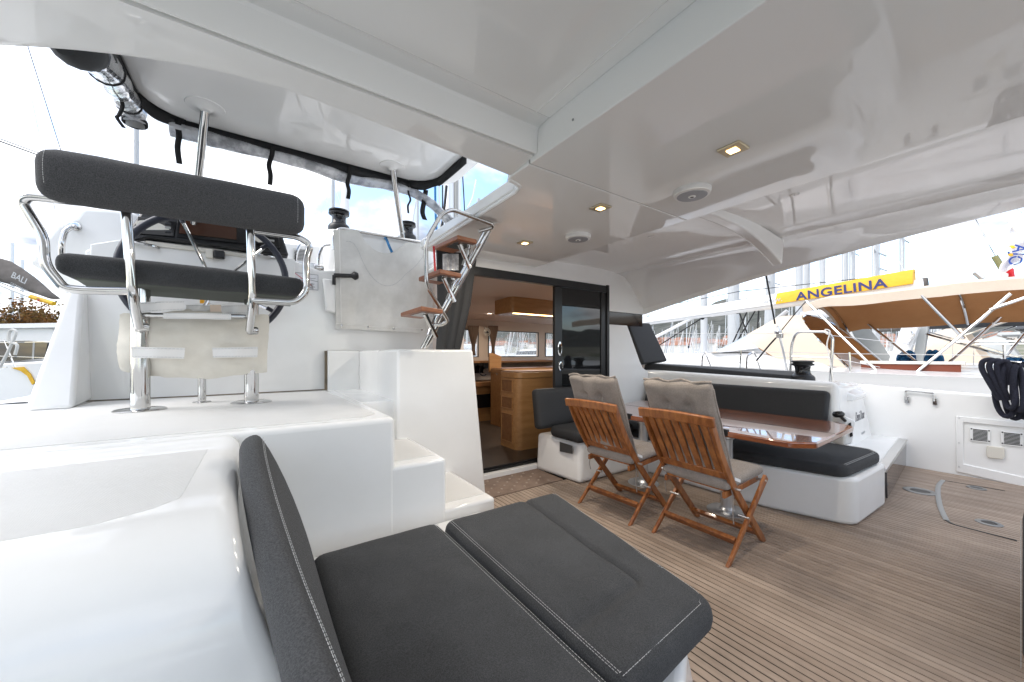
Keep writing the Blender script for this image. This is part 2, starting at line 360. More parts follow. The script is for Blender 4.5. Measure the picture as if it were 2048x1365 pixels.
# ================================================================ COCKPIT SOLE
ZD = .945            # helm deck level
YF = 2.10            # aft face of the helm platform
YD = 3.36            # saloon bulkhead
ZC = 2.28            # headliner
sole = MB().box((.9, -1.5, -.06), (6.24, 3.45, -.014)).build('cockpit_floor', caulk, smooth=False); sole['kind'] = 'structure'
pl = MB().box((-.0180, -1.45, -.013), (.0180, 2.885, 0)).mesh('plank', smooth=False); pl.materials.append(teak)
for i in range(119):
    o = bpy.data.objects.new('plank', pl); col.objects.link(o); o.parent = sole; o.location = (1.02 + i * .0440, 0, 0)
tr_ = thing('transom', 'white transom deck and bathing platform added unseen behind the cockpit to bounce light', 'deck', (2.4, -2.5, -.6))  # unseen stern, added to bounce light up onto the hardtop ceiling
MB().box((-1.6, -2.6, -.8), (6.35, -1.46, .38)).build('aft_bench', gel, tr_, bevel=.05)
MB().box((-1.6, -4.4, -1.2), (6.35, -2.58, -.95)).build('platform', gelm, tr_, bevel=.05)
# step mat in front of the door
m_ = MB().box((1.55, 2.895, -.012), (2.625, 3.335, .006)).build('door_mat', matw, bevel=.004); tag(m_, 'brown studded threshold mat on the deck below the sliding door', 'mat')
st = MB()
for i in range(11):
    for j in range(6):
        if (i + j) % 2 == 0: st.lathe([(.013, 0), (.011, .004), (.004, .007)], (1.72 + i * .075, 2.95 + j * .065, .006), n=8)
st.build('stud', pm('mat_stud', (.36, .29, .24), .5), m_)['kind'] = 'stuff'
# deck fittings let into the sole
def ring_fit(px, py, r, label):
    c = P(px, py, Z=0); t = thing('deck_drain', label, 'deck fitting', c)
    MB().lathe([(r, 0), (r, .004), (r * .93, .007), (r * .62, .007), (r * .58, .004), (r * .58, 0)], c, n=28).build('ring', ringm, t)
    MB().lathe([(r * .57, 0), (r * .57, .0035), (.001, .0035)], c, n=24).build('grille', blackp, t)
ring_fit(1840, 983, .115, 'large round steel deck fitting nearest the glass step')
ring_fit(1953, 977, .065, 'small round deck latch close to the starboard wall')
ring_fit(1978, 1047, .07, 'small round deck latch near the dark cushion at the right edge')
hs = thing('deck_hatch', 'curved grey lifting edge and dark seam of a flush deck hatch', 'hatch', P(1880, 1000, Z=0))
pth = spline([P(1886, 961, Z=.004), P(1877, 972, Z=.004), P(1876, 990, Z=.004), P(1881, 1015, Z=.004), P(1893, 1041, Z=.004)], 6)
MB().tube(pth, .017, 8, flat=.2).build('lifting_edge', grey, hs)
MB().tube(spline([P(1893, 1041, Z=.002), P(1903, 1047, Z=.002), P(1925, 1054, Z=.002), P(2034, 1082, Z=.002)], 4), .009, 6, flat=.4).build('seam', blackp, hs)
MB().tube(spline([P(1886, 961, Z=.002), P(1940, 970, Z=.002), P(2010, 982, Z=.002)], 4), .005, 6, flat=.4).build('seam', blackp, hs)

# ================================================================ HELM PLATFORM, STEPS, MOULDINGS (port)
hp = thing('helm_platform', 'white moulded helm platform with two steps leading down to the teak sole', 'platform', (0, 3, 0))
MB().box((-2.0, YF, 0), (.65, 4.2, ZD)).build('platform_block', gel, hp, bevel=.028, seg=4)
MB().box((.63, 2.885, 0), (.90, 4.14, ZD - .001)).build('landing', gel, hp, bevel=.012)
MB().box((.60, YF + .003, 0), (.96, 2.9, .667)).build('step', gel, hp, bevel=.022, seg=4)
MB().box((.90, YF + .006, 0), (1.31, 2.9, .353)).build('step', gel, hp, bevel=.022, seg=4)
MB().box((.665, 2.2, .6665), (.93, 2.74, .6705)).build('non_skid_pad', nonskid, hp)
MB().box((.985, 2.2, .3525), (1.28, 2.74, .3565)).build('non_skid_pad', nonskid, hp)
MB().prism([(-.98, 2.2, ZD - .001), (.5, 2.2, ZD - .001), (.58, 2.28, ZD - .001), (.55, 3.95, ZD - .001), (-.98, 4.0, ZD - .001)], (0, 0, .004)).build('non_skid_pad', nonskid, hp)
# stair bulkhead beside the door (leans inboard towards its top)
sb = thing('stair_bulkhead', 'tall white panel between the helm steps and the doorway', 'panel', (1.2, 2.9, 0))
MB().hexa([(.87, 2.77, 0), (1.64, 2.77, 0), (1.64, 3.32, 0), (.87, 3.32, 0), (.87, 2.77, 1.333), (1.505, 2.77, 1.333), (1.505, 3.32, 1.333), (.87, 3.32, 1.333)]).build('panel', gel, sb, bevel=.02, seg=4)
MB().box((.874, 3.30, ZD - .05), (1.70, 4.14, 1.331)).build('shelf', gel, sb, bevel=.01)
MB().box((.585, 4.02, ZD - .01), (.874, 4.14, 1.329)).build('recess_cheek', gel, sb, bevel=.008)
MB().box((.571, 4.06, ZD - .01), (.584, 4.138, 1.329)).build('groove', dark, sb)
# aft port moulding beside the camera (swept along X, its starboard flank flares outwards downwards)
prof = [(2.098, .938), (2.06, .936), (2.03, .920), (2.01, .908), (1.90, .900), (1.55, .868), (1.40, .850), (1.31, .824), (1.24, .782), (1.19, .72), (1.155, .62), (1.13, .45), (1.10, .2), (1.09, 0), (1.6, 0), (2.098, 0)]
def flank(z): return -.055 + max(0, (.90 - z)) * .30 if z > .25 else .14
am = thing('seat_back_moulding', 'smooth white moulded coaming in the left foreground behind the grey backrest', 'moulding', (-1, 1.6, 0))
rings = []
for k in range(13):
    t = k / 12
    if k < 9: rings.append([V((-2.4 + (flank(z) - .06 + 2.4) * (k / 8), y, z)) for y, z in prof])
    else:
        s = (k - 8) / 4; c = 1 - math.cos(s * math.pi / 2); q = math.sin(s * math.pi / 2)
        rings.append([V((flank(z) - .06 + .06 * q, y + (1.6 - y) * .055 * c, z - (.05 * c if z > .1 else 0))) for y, z in prof])
MB().loft(rings).build('moulding', gel, am, ang=60)
def slope_z(y):
    for (a, za), (b, zb) in zip(prof, prof[1:]):
        if b <= y <= a: return za + (zb - za) * (a - y) / (a - b)
    return .86
def padp(u, v):
    y = 1.985 - v * .56; xr = -.16 - .03 * v - .16 * max(0, (v - .82) / .18) ** 2.2
    return V((-2.3 + (xr + 2.3) * u, y, slope_z(y) + .0008))
MB().slab(padp, .003, 12, 14).build('non_skid_pad', nonskid, am)
# port side deck and hull
pd = thing('port_side_deck', 'white side deck running forward beside the helm wing', 'deck', (-1.7, 6, 0))
MB().prism([(-2.35, 1.5, .62), (-1.0, 1.5, .62), (-1.0, 12, .62), (-1.6, 12.5, .62), (-2.35, 9, .62)], (0, 0, .16)).build('deck', gelm, pd, bevel=.04)
MB().prism([(-2.4, 1.5, -1.65), (-1.0, 1.5, -1.65), (-1.0, 12, -1.65), (-1.6, 12.4, -1.65), (-2.4, 9, -1.65)], (0, 0, 2.28)).build('hull', hullm, pd)
cl = thing('mooring_cleat', 'black mooring cleat on the port side deck at the left edge', 'cleat', P(20, 822, Z=.79))
c0 = P(22, 826, Z=.80)
MB().tube(spline([c0 + V((-.1, -.12, .04)), c0 + V((-.05, -.05, .06)), c0 + V((.05, .06, .06)), c0 + V((.1, .12, .04))], 5), .022, 8).build('horn', blackp, cl)
MB().box(c0 + V((-.03, -.05, -.03)), c0 + V((.04, .05, .06))).build('base', blackp, cl, bevel=.01)

# ================================================================ HELM BULKHEAD
YB = 4.15
hb = thing('helm_bulkhead', 'white helm bulkhead carrying the wheel, instruments and white canvas', 'bulkhead', (0, YB, ZD))
poly = [(165, 812), (168, 500), (262, 476), (420, 494), (585, 519), (640, 541), (672, 541), (674, 470), (700, 458), (862, 484), (890, 490), (890, 704), (655, 704), (655, 790)]
MB().prism([P(x, y, Y=YB) for x, y in poly], (0, .75, 0)).build('wall', gel, hb, bevel=.02)
cowl = [(55, 525), (70, 498), (84, 480), (111, 449), (148, 434), (158, 420), (166, 414), (215, 417), (270, 424), (300, 480), (280, 580), (135, 592), (84, 541)]
MB().prism([P(x, y, Y=4.35) for x, y in cowl], (0, .5, 0)).build('cowl', gel, hb, bevel=.04, seg=4)
# base seam along the deck
MB().tube([P(165, 803, Z=ZD + .003) + V((0, -.012, 0)), P(400, 792, Z=ZD + .003) + V((0, -.02, 0)), P(652, 779, Z=ZD + .003) + V((0, -.03, 0))], .006, 6).build('sealant', dark, hb)
# raised upper console step (thin line in the photo at left)
MB().prism([P(181, 545, Y=YB - .003), P(182, 490, Y=YB - .003), P(262, 478, Y=YB - .003), P(590, 520, Y=YB - .003), P(590, 560, Y=YB - .003), P(400, 548, Y=YB - .003)], (0, -.02, 0)).build('console_step', gel, hb, bevel=.008)
MB().prism([P(x, y, Y=YB - .03) for x, y in ((292, 482), (495, 508), (495, 516), (292, 491))], (0, -.012, 0)).build('trim_strip', cream, hb, bevel=.003)
# wing on the port end
wg = thing('helm_wing', 'white tapering side wing at the port end of the helm', 'moulding', (-1.08, 3.8, ZD))
A = P(48, 823, Z=ZD); B = P(148, 817, Z=ZD); C = P(134, 584, Y=4.02); D = P(166, 582, Y=4.06)
MB().hexa([A, B, (B.x - .05, 4.16, ZD), (A.x - .1, 4.3, ZD), C, D, (D.x, 4.16, D.z), (C.x - .02, 4.3, C.z)]).build('wing', gel, wg, bevel=.025, seg=4)
gr = thing('grab_handle', 'curved steel grab rail on the cowl left of the wheel', 'handle', P(150, 455, Y=4.3))
MB().tube(fillet([P(149, 453, Y=4.34), P(146, 453, Y=4.22), P(130, 462, Y=4.2), P(123, 490, Y=4.18), P(124, 512, Y=4.2)], .06), .018, 10).build('rail', chrome, gr)
MB().lathe([(.035, 0), (.033, .012), (.02, .014)], P(151, 453, Y=4.35), (0, -1, 0), 16).build('flange', chrome, gr)
# instrument pod
pod = thing('instrument_pod', 'black instrument pod with a dim brown chart screen behind the wheel', 'instrument panel', P(420, 500, Y=4.1))
pp = [(248, 486), (262, 452), (290, 411), (318, 402), (430, 418), (562, 460), (578, 512), (500, 502), (380, 486), (300, 476)]
def podp(x, y, off=0): 
    t_ = max(0, min(1, (500 - y) / 90.0)); return P(x, y, Y=4.06 + .10 * t_ - off)
MB().prism([podp(x, y) for x, y in pp], (0, .30, 0)).build('housing', blackp, pod, bevel=.02)
MB().prism([podp(x, y, .002) for x, y in ((352, 474), (357, 430), (492, 455), (490, 488))], (0, -.008, 0)).build('screen_frame', blackg, pod, bevel=.003)
scr = MB().prism([podp(x, y, .011) for x, y in ((358, 467), (362, 434), (473, 452), (473, 480))], (0, -.004, 0)).build('screen', screenm, pod)
lettering('RAYMA', .016, podp(420, 437, .018), (1, 0, -.12), (0, 0, 1), inkl, pod)
for k, (qs, nm) in enumerate(((((272, 468), (276, 434), (352, 444), (348, 474)), 'gauge_panel'), (((508, 488), (508, 462), (556, 470), (560, 498)), 'gauge_panel'))):
    g = MB().prism([podp(x, y, .002) for x, y in qs], (0, -.012, 0)).build(nm, blackg, pod, bevel=.004)
    cx_ = sum(q[0] for q in qs) / 4 - (6 if k == 0 else 10); cy_ = sum(q[1] for q in qs) / 4
    dial = MB(); c_ = podp(cx_, cy_, .016); ring_ = [c_ + V((math.cos(a) * (.10 if k == 0 else .07), -.002, math.sin(a) * (.045 if k == 0 else .035) - math.cos(a) * .012)) for a in [2 * math.pi * i / 28 for i in range(28)]]
    dial.prism(ring_, (0, -.003, 0)); dial.build('dial', cream, g)
    for i in range(3):
        q = podp(qs[2][0] - (16 if k == 0 else 12), qs[2][1] + 4 + i * 8, .016); MB().box(q + V((-.018, -.006, -.009)), q + V((.018, 0, .009))).build('button', grey if i == 1 else blackp, g, bevel=.002)
MB().prism([podp(x, y, .003) for x, y in ((306, 428), (310, 412), (352, 416), (372, 424), (340, 424))], (0, -.005, 0)).build('upper_display', blackg, pod)
for (x, y) in ((286, 490), (528, 512)):
    hd = thing('console_latch', 'chrome console latch under the %s end of the pod' % ('left' if x < 400 else 'right'), 'handle', P(x, y, Y=4.1))
    c = P(x, y, Y=4.12); MB().tube(fillet([c + V((-.06, .02, .035)), c + V((-.06, -.03, .02)), c + V((-.03, -.05, 0)), c + V((.07, -.05, -.008)), c + V((.09, .02, -.008))], .03), .014, 8, flat=.7).build('bow', chrome, hd)
    MB().box(c + V((-.10, .0, .01)), c + V((.03, .03, .035))).build('plate', chrome, hd, bevel=.006)
ig = thing('engine_key_switch', 'small black key switch box below the chart screen', 'switch', P(433, 509, Y=4.12))
c = P(428, 509, Y=4.1); MB().box(c + V((-.055, -.02, -.04)), c + V((-.005, .02, .04))).build('bracket', cream, ig, bevel=.006)
MB().box(c + V((-.003, -.03, -.035)), c + V((.075, .02, .035))).build('socket', blackp, ig, bevel=.012)
# right-hand recess: plaque, hoop handles, sticker, throttle
inf = thing('notice_plate', 'grey engraved notice plate right of the instrument pod', 'sign', P(600, 508, Y=4.6))
MB().prism([P(x, y, Y=4.78) for x, y in ((560, 530), (560, 486), (668, 497), (668, 548))], (0, .1, 0)).build('backing', gelm, inf, bevel=.006)
q0 = [P(x, y, Y=4.765) for x, y in ((585, 524), (586, 497), (622, 500), (622, 526))]
MB().prism(q0, (0, -.004, 0)).build('plate', pm('notice_grey', (.52, .52, .50), .4), inf, bevel=.002)
ln = MB()
for r_ in range(8):
    t_ = .1 + r_ * .105; a = q0[1].lerp(q0[0], t_); b = q0[2].lerp(q0[3], t_); l0 = .06 if r_ else .25
    ln.bar(a.lerp(b, l0) + V((0, -.006, 0)), a.lerp(b, .93 - random.random() * .25) + V((0, -.006, 0)), (0, .001, 0), (0, 0, .004))
ln.build('print_line', inkg, inf)
tp = thing('throttle_lever', 'pair of chrome hoop handles on the helm ledge beside the notice plate', 'lever', P(610, 530, Y=4.2))
for s_, (x, y) in enumerate(((592, 533), (637, 537))):
    c = P(x, y, Y=4.2); MB().tube(fillet([c, c + V((0, .0, .12)), c + V((.045, .02, .24)), c + V((.11, .03, .26))], .06), .011, 8).build('hoop', chrome, tp)
    MB().lathe([(.035, -.04), (.04, -.03), (.04, .03), (.03, .045)], c, (1, 0, 0), 16).build('pivot', chrome, tp)
MB().box(P(596, 534, Y=4.22) + V((0, 0, -.03)), P(632, 538, Y=4.22) + V((0, .04, .06))).build('quadrant', brushed, tp, bevel=.01)
stk = thing('warning_sticker', 'white safety sticker with a red cross and dark line drawing', 'sticker', P(612, 562, Y=YB - .002))
q = [P(x, y, Y=YB - .002) for x, y in ((578, 576), (578, 543), (637, 550), (637, 582))]
MB().prism(q, (0, -.002, 0)).build('sheet', signw, stk)
def on(u, v, o=.005): return q[1].lerp(q[2], u).lerp(q[0].lerp(q[3], u), v) + V((0, -o, 0))
for a, b in (((.2, .08), (.78, .75)), ((.25, .62), (.6, .4))): MB().bar(on(*a), on(*b), (0, .0006, 0), (0, 0, .003)).build('red_stroke', red, stk)
fr_ = MB()
for a, b in (((.02, .03), (.98, .03)), ((.98, .03), (.98, .97)), ((.98, .97), (.02, .97)), ((.3, .42), (.9, .25)), ((.55, .35), (.97, .45))): fr_.bar(on(*a), on(*b), (0, .0006, 0), (.0012, 0, .0016))
fr_.build('line_drawing', inkg, stk)
lettering('"ZONE"', .034, on(.62, .66), (1, 0, -.1), (0, 0, 1), inkg, stk); lettering('"ZONE"', .034, on(.64, .84), (1, 0, -.1), (0, 0, 1), inkg, stk)
ws = thing('warning_label', 'small orange warning label with two black triangles under the wheel hub', 'sticker', P(420, 602, Y=YB - .002))
q5 = [P(x, y, Y=YB - .002) for x, y in ((400, 607), (400, 596), (439, 598), (439, 609))]
MB().prism(q5, (0, -.002, 0)).build('sheet', orange, ws)
for u in (.5, .82):
    c = q5[1].lerp(q5[2], u).lerp(q5[0].lerp(q5[3], u), .5) + V((0, -.004, 0)); MB().prism([c + V((-.02, 0, -.014)), c + V((.02, 0, -.014)), c + V((0, 0, .018))], (0, -.001, 0)).build('triangle', inkg, ws)
lev = thing('gear_lever', 'black winch-style handle folded over a white box beside the canvas', 'lever', P(660, 590, Y=4.1))
MB().prism([P(x, y, Y=4.13) for x, y in ((650, 623), (644, 559), (673, 562), (671, 628))], (0, -.07, 0)).build('housing', white, lev, bevel=.015)
MB().tube([P(668, 570, Y=4.04), P(668, 551, Y=4.04)], .016, 8).build('arm', blackp, lev)
MB().tube([P(668, 551, Y=4.03), P(700, 552, Y=4.03), P(703, 552, Y=4.03), P(708, 552, Y=4.03), P(711, 552, Y=4.03), P(716, 552, Y=4.03)], [.022, .02, .022, .042, .042, .03], 12).build('grip', blackp, lev)

# ================================================================ WHEEL
WC = V((-.29, 3.72, 1.905)); WR = .507
wh = thing('steering_wheel', 'large steering wheel with dark navy leather rim and steel spokes', 'wheel', WC)
tilt = Matrix.Rotation(R_(-10), 3, 'X')
def wp(a, r=WR, y=0): return WC + tilt @ V((math.cos(a) * r, y, math.sin(a) * r))
MB().tube([wp(2 * math.pi * i / 72) for i in range(72)], .026, 12, closed=True).build('rim', wheelk, wh)
hub = WC + V((0.02, .20, -.055))
for k in range(5):
    a = R_(112 + 72 * k); MB().tube([hub + (wp(a) - hub) * .1, wp(a, WR - .015)], .0125, 8).build('spoke', chrome, wh)
    MB().tube([wp(a, WR - .07), wp(a, WR)], .0165, 8).build('spoke_sleeve', wheelk, wh)
MB().lathe([(.05, -.05), (.055, -.03), (.055, .03), (.04, .05), (.04, .3)], hub, (0, 1, 0), 24).build('hub', chrome, wh)
MB().lathe([(.13, 0), (.125, -.02), (.09, -.03), (.045, -.03)], (hub.x, YB - .001, hub.z), (0, 1, 0), 32).build('pedestal_plate', gel, wh)

# ================================================================ HELM SEAT
hsx = thing('helm_bench', 'helm bench with charcoal bolster and polished steel armrest frame', 'seat', (-.3, 3.2, ZD))
YS = 2.98
pL = P(281, 822, Z=ZD); pR = P(503, 806, Z=ZD)
for p0, r in ((pL, .047), (pR, .045)):
    MB().lathe([(.125, 0), (.125, .008), (.115, .014), (r, .016)], p0, n=36).build('base_plate', chrome, hsx)
    MB().lathe([(r, .0), (r, .80), (r + .006, .80), (r + .006, .835), (r, .84)], p0, n=24).build('post', chrome, hsx)
TR = .022
for nm, pts in (('arm_loop', [(255, 414), (60, 396), (45, 405), (88, 476), (88, 528), (128, 577), (160, 581), (262, 583)]),
                ('arm_loop', [(507, 462), (596, 474), (622, 490), (612, 520), (613, 585), (590, 606), (505, 601)])):
    w3 = [P(x, y, Y=YS) for x, y in pts]
    if pts[0][0] < 400: w3 = [w3[0], w3[1] + V((0, -.02, 0))] + [q for q in w3[2:]]
    MB().tube(fillet(w3, .055, 6), TR, 12).build(nm, chrome, hsx)
for a, b, c_ in (((250, 398), (266, 600), (282, 655)), ((500, 446), (505, 610), (503, 662))):
    MB().tube(fillet([P(*a, Y=YS - .03), P(*b, Y=YS + .0), P(c_[0] - 4, c_[1], Y=YS + .10)], .08), TR + .002, 12).build('back_tube', chrome, hsx)
    MB().lathe([(.024, -.03), (.028, -.02), (.028, .02), (.024, .03)], P(c_[0] + 2, c_[1], Y=YS + .12), (1, .2, 0), 14).build('pivot', chrome, hsx)
# seat pad (seen from below)
a0, a1 = P(92, 530, Y=YS - .02), P(612, 580, Y=YS + .0)
sl_ = V((a1 - a0)); mid = (a0 + a1) / 2
sp_ = MB().pad(mid + V((0, .30, .03)), sl_ / 2, (0, .24, .0), (0, 0, .062), .05, .012, 12, .006).build('seat_cushion', fab, hsx)
MB().prism([a0 + V((.06, .13, -.045)), a1 + V((-.06, .13, -.045)), a1 + V((-.06, .46, -.075)), a0 + V((.06, .46, -.075))], (0, 0, .04)).build('seat_board', pm('seat_board', (.10, .11, .095), .8), hsx, bevel=.01)
# bolster backrest
b0, b1 = P(72, 345, Y=YS - .10), P(609, 434, Y=YS - .10)
bm_ = (b0 + b1) / 2
MB().pad(bm_ + V((0, .0, 0)), (b1 - b0) / 2, (0, .075, .02), (0, -.012, .125), .072, .01, 14, .006, 3).build('backrest_bolster', fabl, hsx)
def stitch(pts, r=.0010, dash=.008, gap=.004):
    mb = MB(); acc = 0
    for a, b in zip(pts, pts[1:]):
        d = (b - a); ln_ = d.length; x = 0
        while x < ln_:
            e = min(x + dash, ln_); mb.tube([a + d * (x / ln_), a + d * (e / ln_)], r, 4); x += dash + gap
    return mb
for s_, x_ in ((1, b0), (-1, b1)):
    ring_ = [x_ + (b1 - b0).normalized() * s_ * .045 + V((0, -.079 * math.cos(t_) , 0)) + V((0, -.008, .128)) * math.sin(t_) for t_ in [R_(-70 + 10 * i) for i in range(15)]]
    stitch(ring_).build('stitching', thread, hsx)
MB().prism([P(118, 386, Y=YS - .08), P(245, 402, Y=YS - .08), P(242, 410, Y=YS - .08), P(128, 397, Y=YS - .08)], (0, .1, 0)).build('under_flap', fabk, hsx, bevel=.006)
MB().prism([P(260, 404, Y=YS - .08), P(480, 440, Y=YS - .08), P(478, 448, Y=YS - .08), P(262, 412, Y=YS - .08)], (0, .1, 0)).build('under_flap', fabk, hsx, bevel=.006)
mp_ = P(404, 806, Z=ZD)
MB().lathe([(.055, 0), (.055, .006), (.05, .01), (.024, .012), (.024, .36)], mp_, n=24).build('centre_post', chrome, hsx)
MB().tube([P(285, 631, Y=3.12), P(500, 634, Y=3.16)], .016, 10).build('foot_bar', chrome, hsx)
# folded cream canvas tied between the posts
cv = thing('folded_canvas', 'cream canvas cover folded and strapped between the helm seat posts', 'canvas cover', P(390, 750, Y=3.26))
def cvp(u, v):
    x = 246 + (532 - 246) * u; y0 = 628 + 4 * math.sin(u * 9); y1 = 754 - 5 * abs(u - .5) ** 1.5 * 6 + 1.5 * math.sin(u * 14)
    if u < .08: x += 3 * math.sin(v * 7) * (1 - u / .08)
    if u > .93: x += 3 * math.sin(v * 6 + 1) * (u - .93) / .07
    p = P(x, y0 + (y1 - y0) * v, Y=3.30); n_ = mnoise.noise(V((u * 6, v * 4, .3))) * .012 + abs(mnoise.noise(V((u * 7, v * 8, 4)))) * .006
    return p + V((0, -.07 * (1 - (2 * u - 1) ** 4) * math.sin(math.pi * (.15 + .8 * v)) + n_, 0))
MB().slab(cvp, -.03, 44, 26).build('folded_sheet', canvasb, cv, ang=70)
def strap(px, parent, yv, th=.004):
    MB().slab(lambda u, v: (P(*px[0], Y=yv).lerp(P(*px[1], Y=yv), u)).lerp(P(*px[3], Y=yv).lerp(P(*px[2], Y=yv), u), v) + V((0, -.02 * math.sin(u * math.pi) + .004 * math.sin(u * 9 + v), 0)), th, 14, 3).build('strap', webw, parent)
    for e in (.12, .88): stitch([(P(*px[0], Y=yv).lerp(P(*px[1], Y=yv), u)).lerp(P(*px[3], Y=yv).lerp(P(*px[2], Y=yv), u), e) + V((0, -.02 * math.sin(u * math.pi) + .004 * math.sin(u * 9 + e) - .0045, 0)) for u in [i / 14 for i in range(15)]], .0012).build('stitching', inkl, parent)
strap([(262, 694), (370, 696), (368, 718), (264, 716)], cv, 3.10); strap([(424, 696), (516, 694), (515, 715), (426, 716)], cv, 3.17)
strap([(270, 606), (368, 602), (369, 621), (272, 627)], cv, 3.11); strap([(372, 610), (426, 612), (426, 624), (372, 622)], cv, 3.25); strap([(442, 612), (500, 610), (500, 628), (444, 630)], cv, 3.2)
strap([(326, 626), (462, 628), (462, 640), (326, 638)], cv, 3.10)
MB().slab(lambda u, v: P(420 + 22 * u, 610 + 14 * v, Y=3.12), .004, 3, 2).build('strap', pm('tan_webbing', (.5, .40, .32), .8), cv)

# ================================================================ WHITE BULWARK CANVAS + WINCHES
wc = thing('white_canvas_cover', 'white canvas dodger with scooped top hung on a rail beside the helm', 'canvas cover', P(760, 660, Y=4.05))
def wcp(u, v):
    xl = 667 + 5 * v; xr = 858 - 6 * v; x = xl + (xr - xl) * u
    top = 460 + 6 * u
    if u > .27: top = 464 + 44 * math.sin(min(1, (u - .27) / .55) * math.pi) ** .7 if u < .82 else 487
    if .27 < u < .82: top = max(top, 466 + 21 * (u - .27) / .55)
    y1 = 657 + 10 * u
    p = P(x, top + (y1 - top) * v, Y=4.06); return p + V((0, -.012 * math.sin(u * 7 + v * 2) * math.sin(v * 3) - .02 * math.sin(u * math.pi) + .012 * mnoise.noise(V((u * 7, v * 5, 1))), 0))
MB().slab(wcp, .006, 44, 26).build('sheet', canvasw, wc, ang=70)
hem = [wcp(i / 20, .955) + V((0, -.012, 0)) for i in range(21)]
MB().tube(hem, .004, 5).build('hem', webw, wc); MB().tube([wcp(.055, i / 12) + V((0, -.012, 0)) for i in range(13)], .004, 5).build('hem', webw, wc)
stitch([wcp(i / 24, .12 + .30 * math.sin(min(1, max(0, (i / 24 - .2) / .75)) * math.pi) ** .8) + V((0, -.011, 0)) for i in range(3, 24)], .002, .02, .004).build('stitching', inkl, wc)
for u in (.06, .35, .63, .95): 
    c = wcp(u, .965) + V((0, -.014, 0)); MB().lathe([(.011, 0), (.009, -.005), (.002, -.006)], c, (0, 1, 0), 10).build('snap_stud', chrome, wc)
rl = thing('helm_rail', 'thin steel rail along the top of the white canvas', 'rail', P(700, 470, Y=4.1))
MB().tube(fillet([P(667, 500, Y=4.09), P(668, 468, Y=4.09), P(680, 457, Y=4.09), P(762, 471, Y=4.09), P(862, 489, Y=4.09), P(862, 500, Y=4.09)], .07), .016, 10).build('rail', chrome, rl)
def winch(px, py, Y=None, X=None, s=1.0, label='', plinth=True):
    b = P(px, py, Y=Y, X=X); t = thing('winch', label, 'winch', b, 'sheet winches')
    MB().lathe([(.105 * s, 0), (.108 * s, .02 * s), (.108 * s, .055 * s), (.098 * s, .075 * s), (.082 * s, .088 * s)], b, n=36).build('base', blackp, t)
    MB().lathe([(.080 * s, .086 * s), (.070 * s, .105 * s), (.066 * s, .14 * s), (.072 * s, .175 * s), (.09 * s, .185 * s)], b, n=36).build('drum', blackg, t)
    MB().lathe([(.094 * s, .185 * s), (.102 * s, .192 * s), (.103 * s, .203 * s), (.085 * s, .208 * s), (.085 * s, .214 * s), (.1 * s, .22 * s), (.1 * s, .232 * s), (.09 * s, .237 * s), (.03 * s, .24 * s), (.02 * s, .236 * s)], b, n=36).build('self_tailing_jaw', blackp, t)
    return t
winch(678, 466, Y=4.42, s=1.02, label='black sheet winch standing at the left end of the helm ledge')
winch(815, 484, Y=4.42, s=.96, label='black sheet winch at the right end of the helm ledge by the bimini pole')
pn = thing('winch_plinth', 'white plinth under the left helm winch', 'plinth', P(678, 500, Y=4.42))
MB().lathe([(.16, -.5), (.15, -.05), (.13, -.003)], P(678, 466, Y=4.42), n=28).build('plinth', gel, pn)
pn2 = thing('winch_plinth', 'white ledge under the right helm winch', 'plinth', P(815, 500, Y=4.42))
MB().lathe([(.17, -.5), (.16, -.05), (.14, -.003)], P(815, 484, Y=4.42), n=28).build('plinth', gel, pn2)
jam = thing('rope_clutch', 'black rope clutch with a blue line over the helm ledge', 'clutch', P(775, 480, Y=4.3))
MB().pad(P(765, 481, Y=4.3), (.07, 0, 0), (0, .05, 0), (0, 0, .02), .018).build('body', blackp, jam); MB().pad(P(733, 473, Y=4.3), (.06, 0, 0), (0, .05, 0), (0, 0, .02), .018).build('body', blackp, jam)
MB().tube(spline([P(766, 479, Y=4.25), P(772, 478, Y=4.12), P(778, 492, Y=4.03), P(784, 505, Y=4.02)], 5), .014, 8).build('line', ropeB, jam)
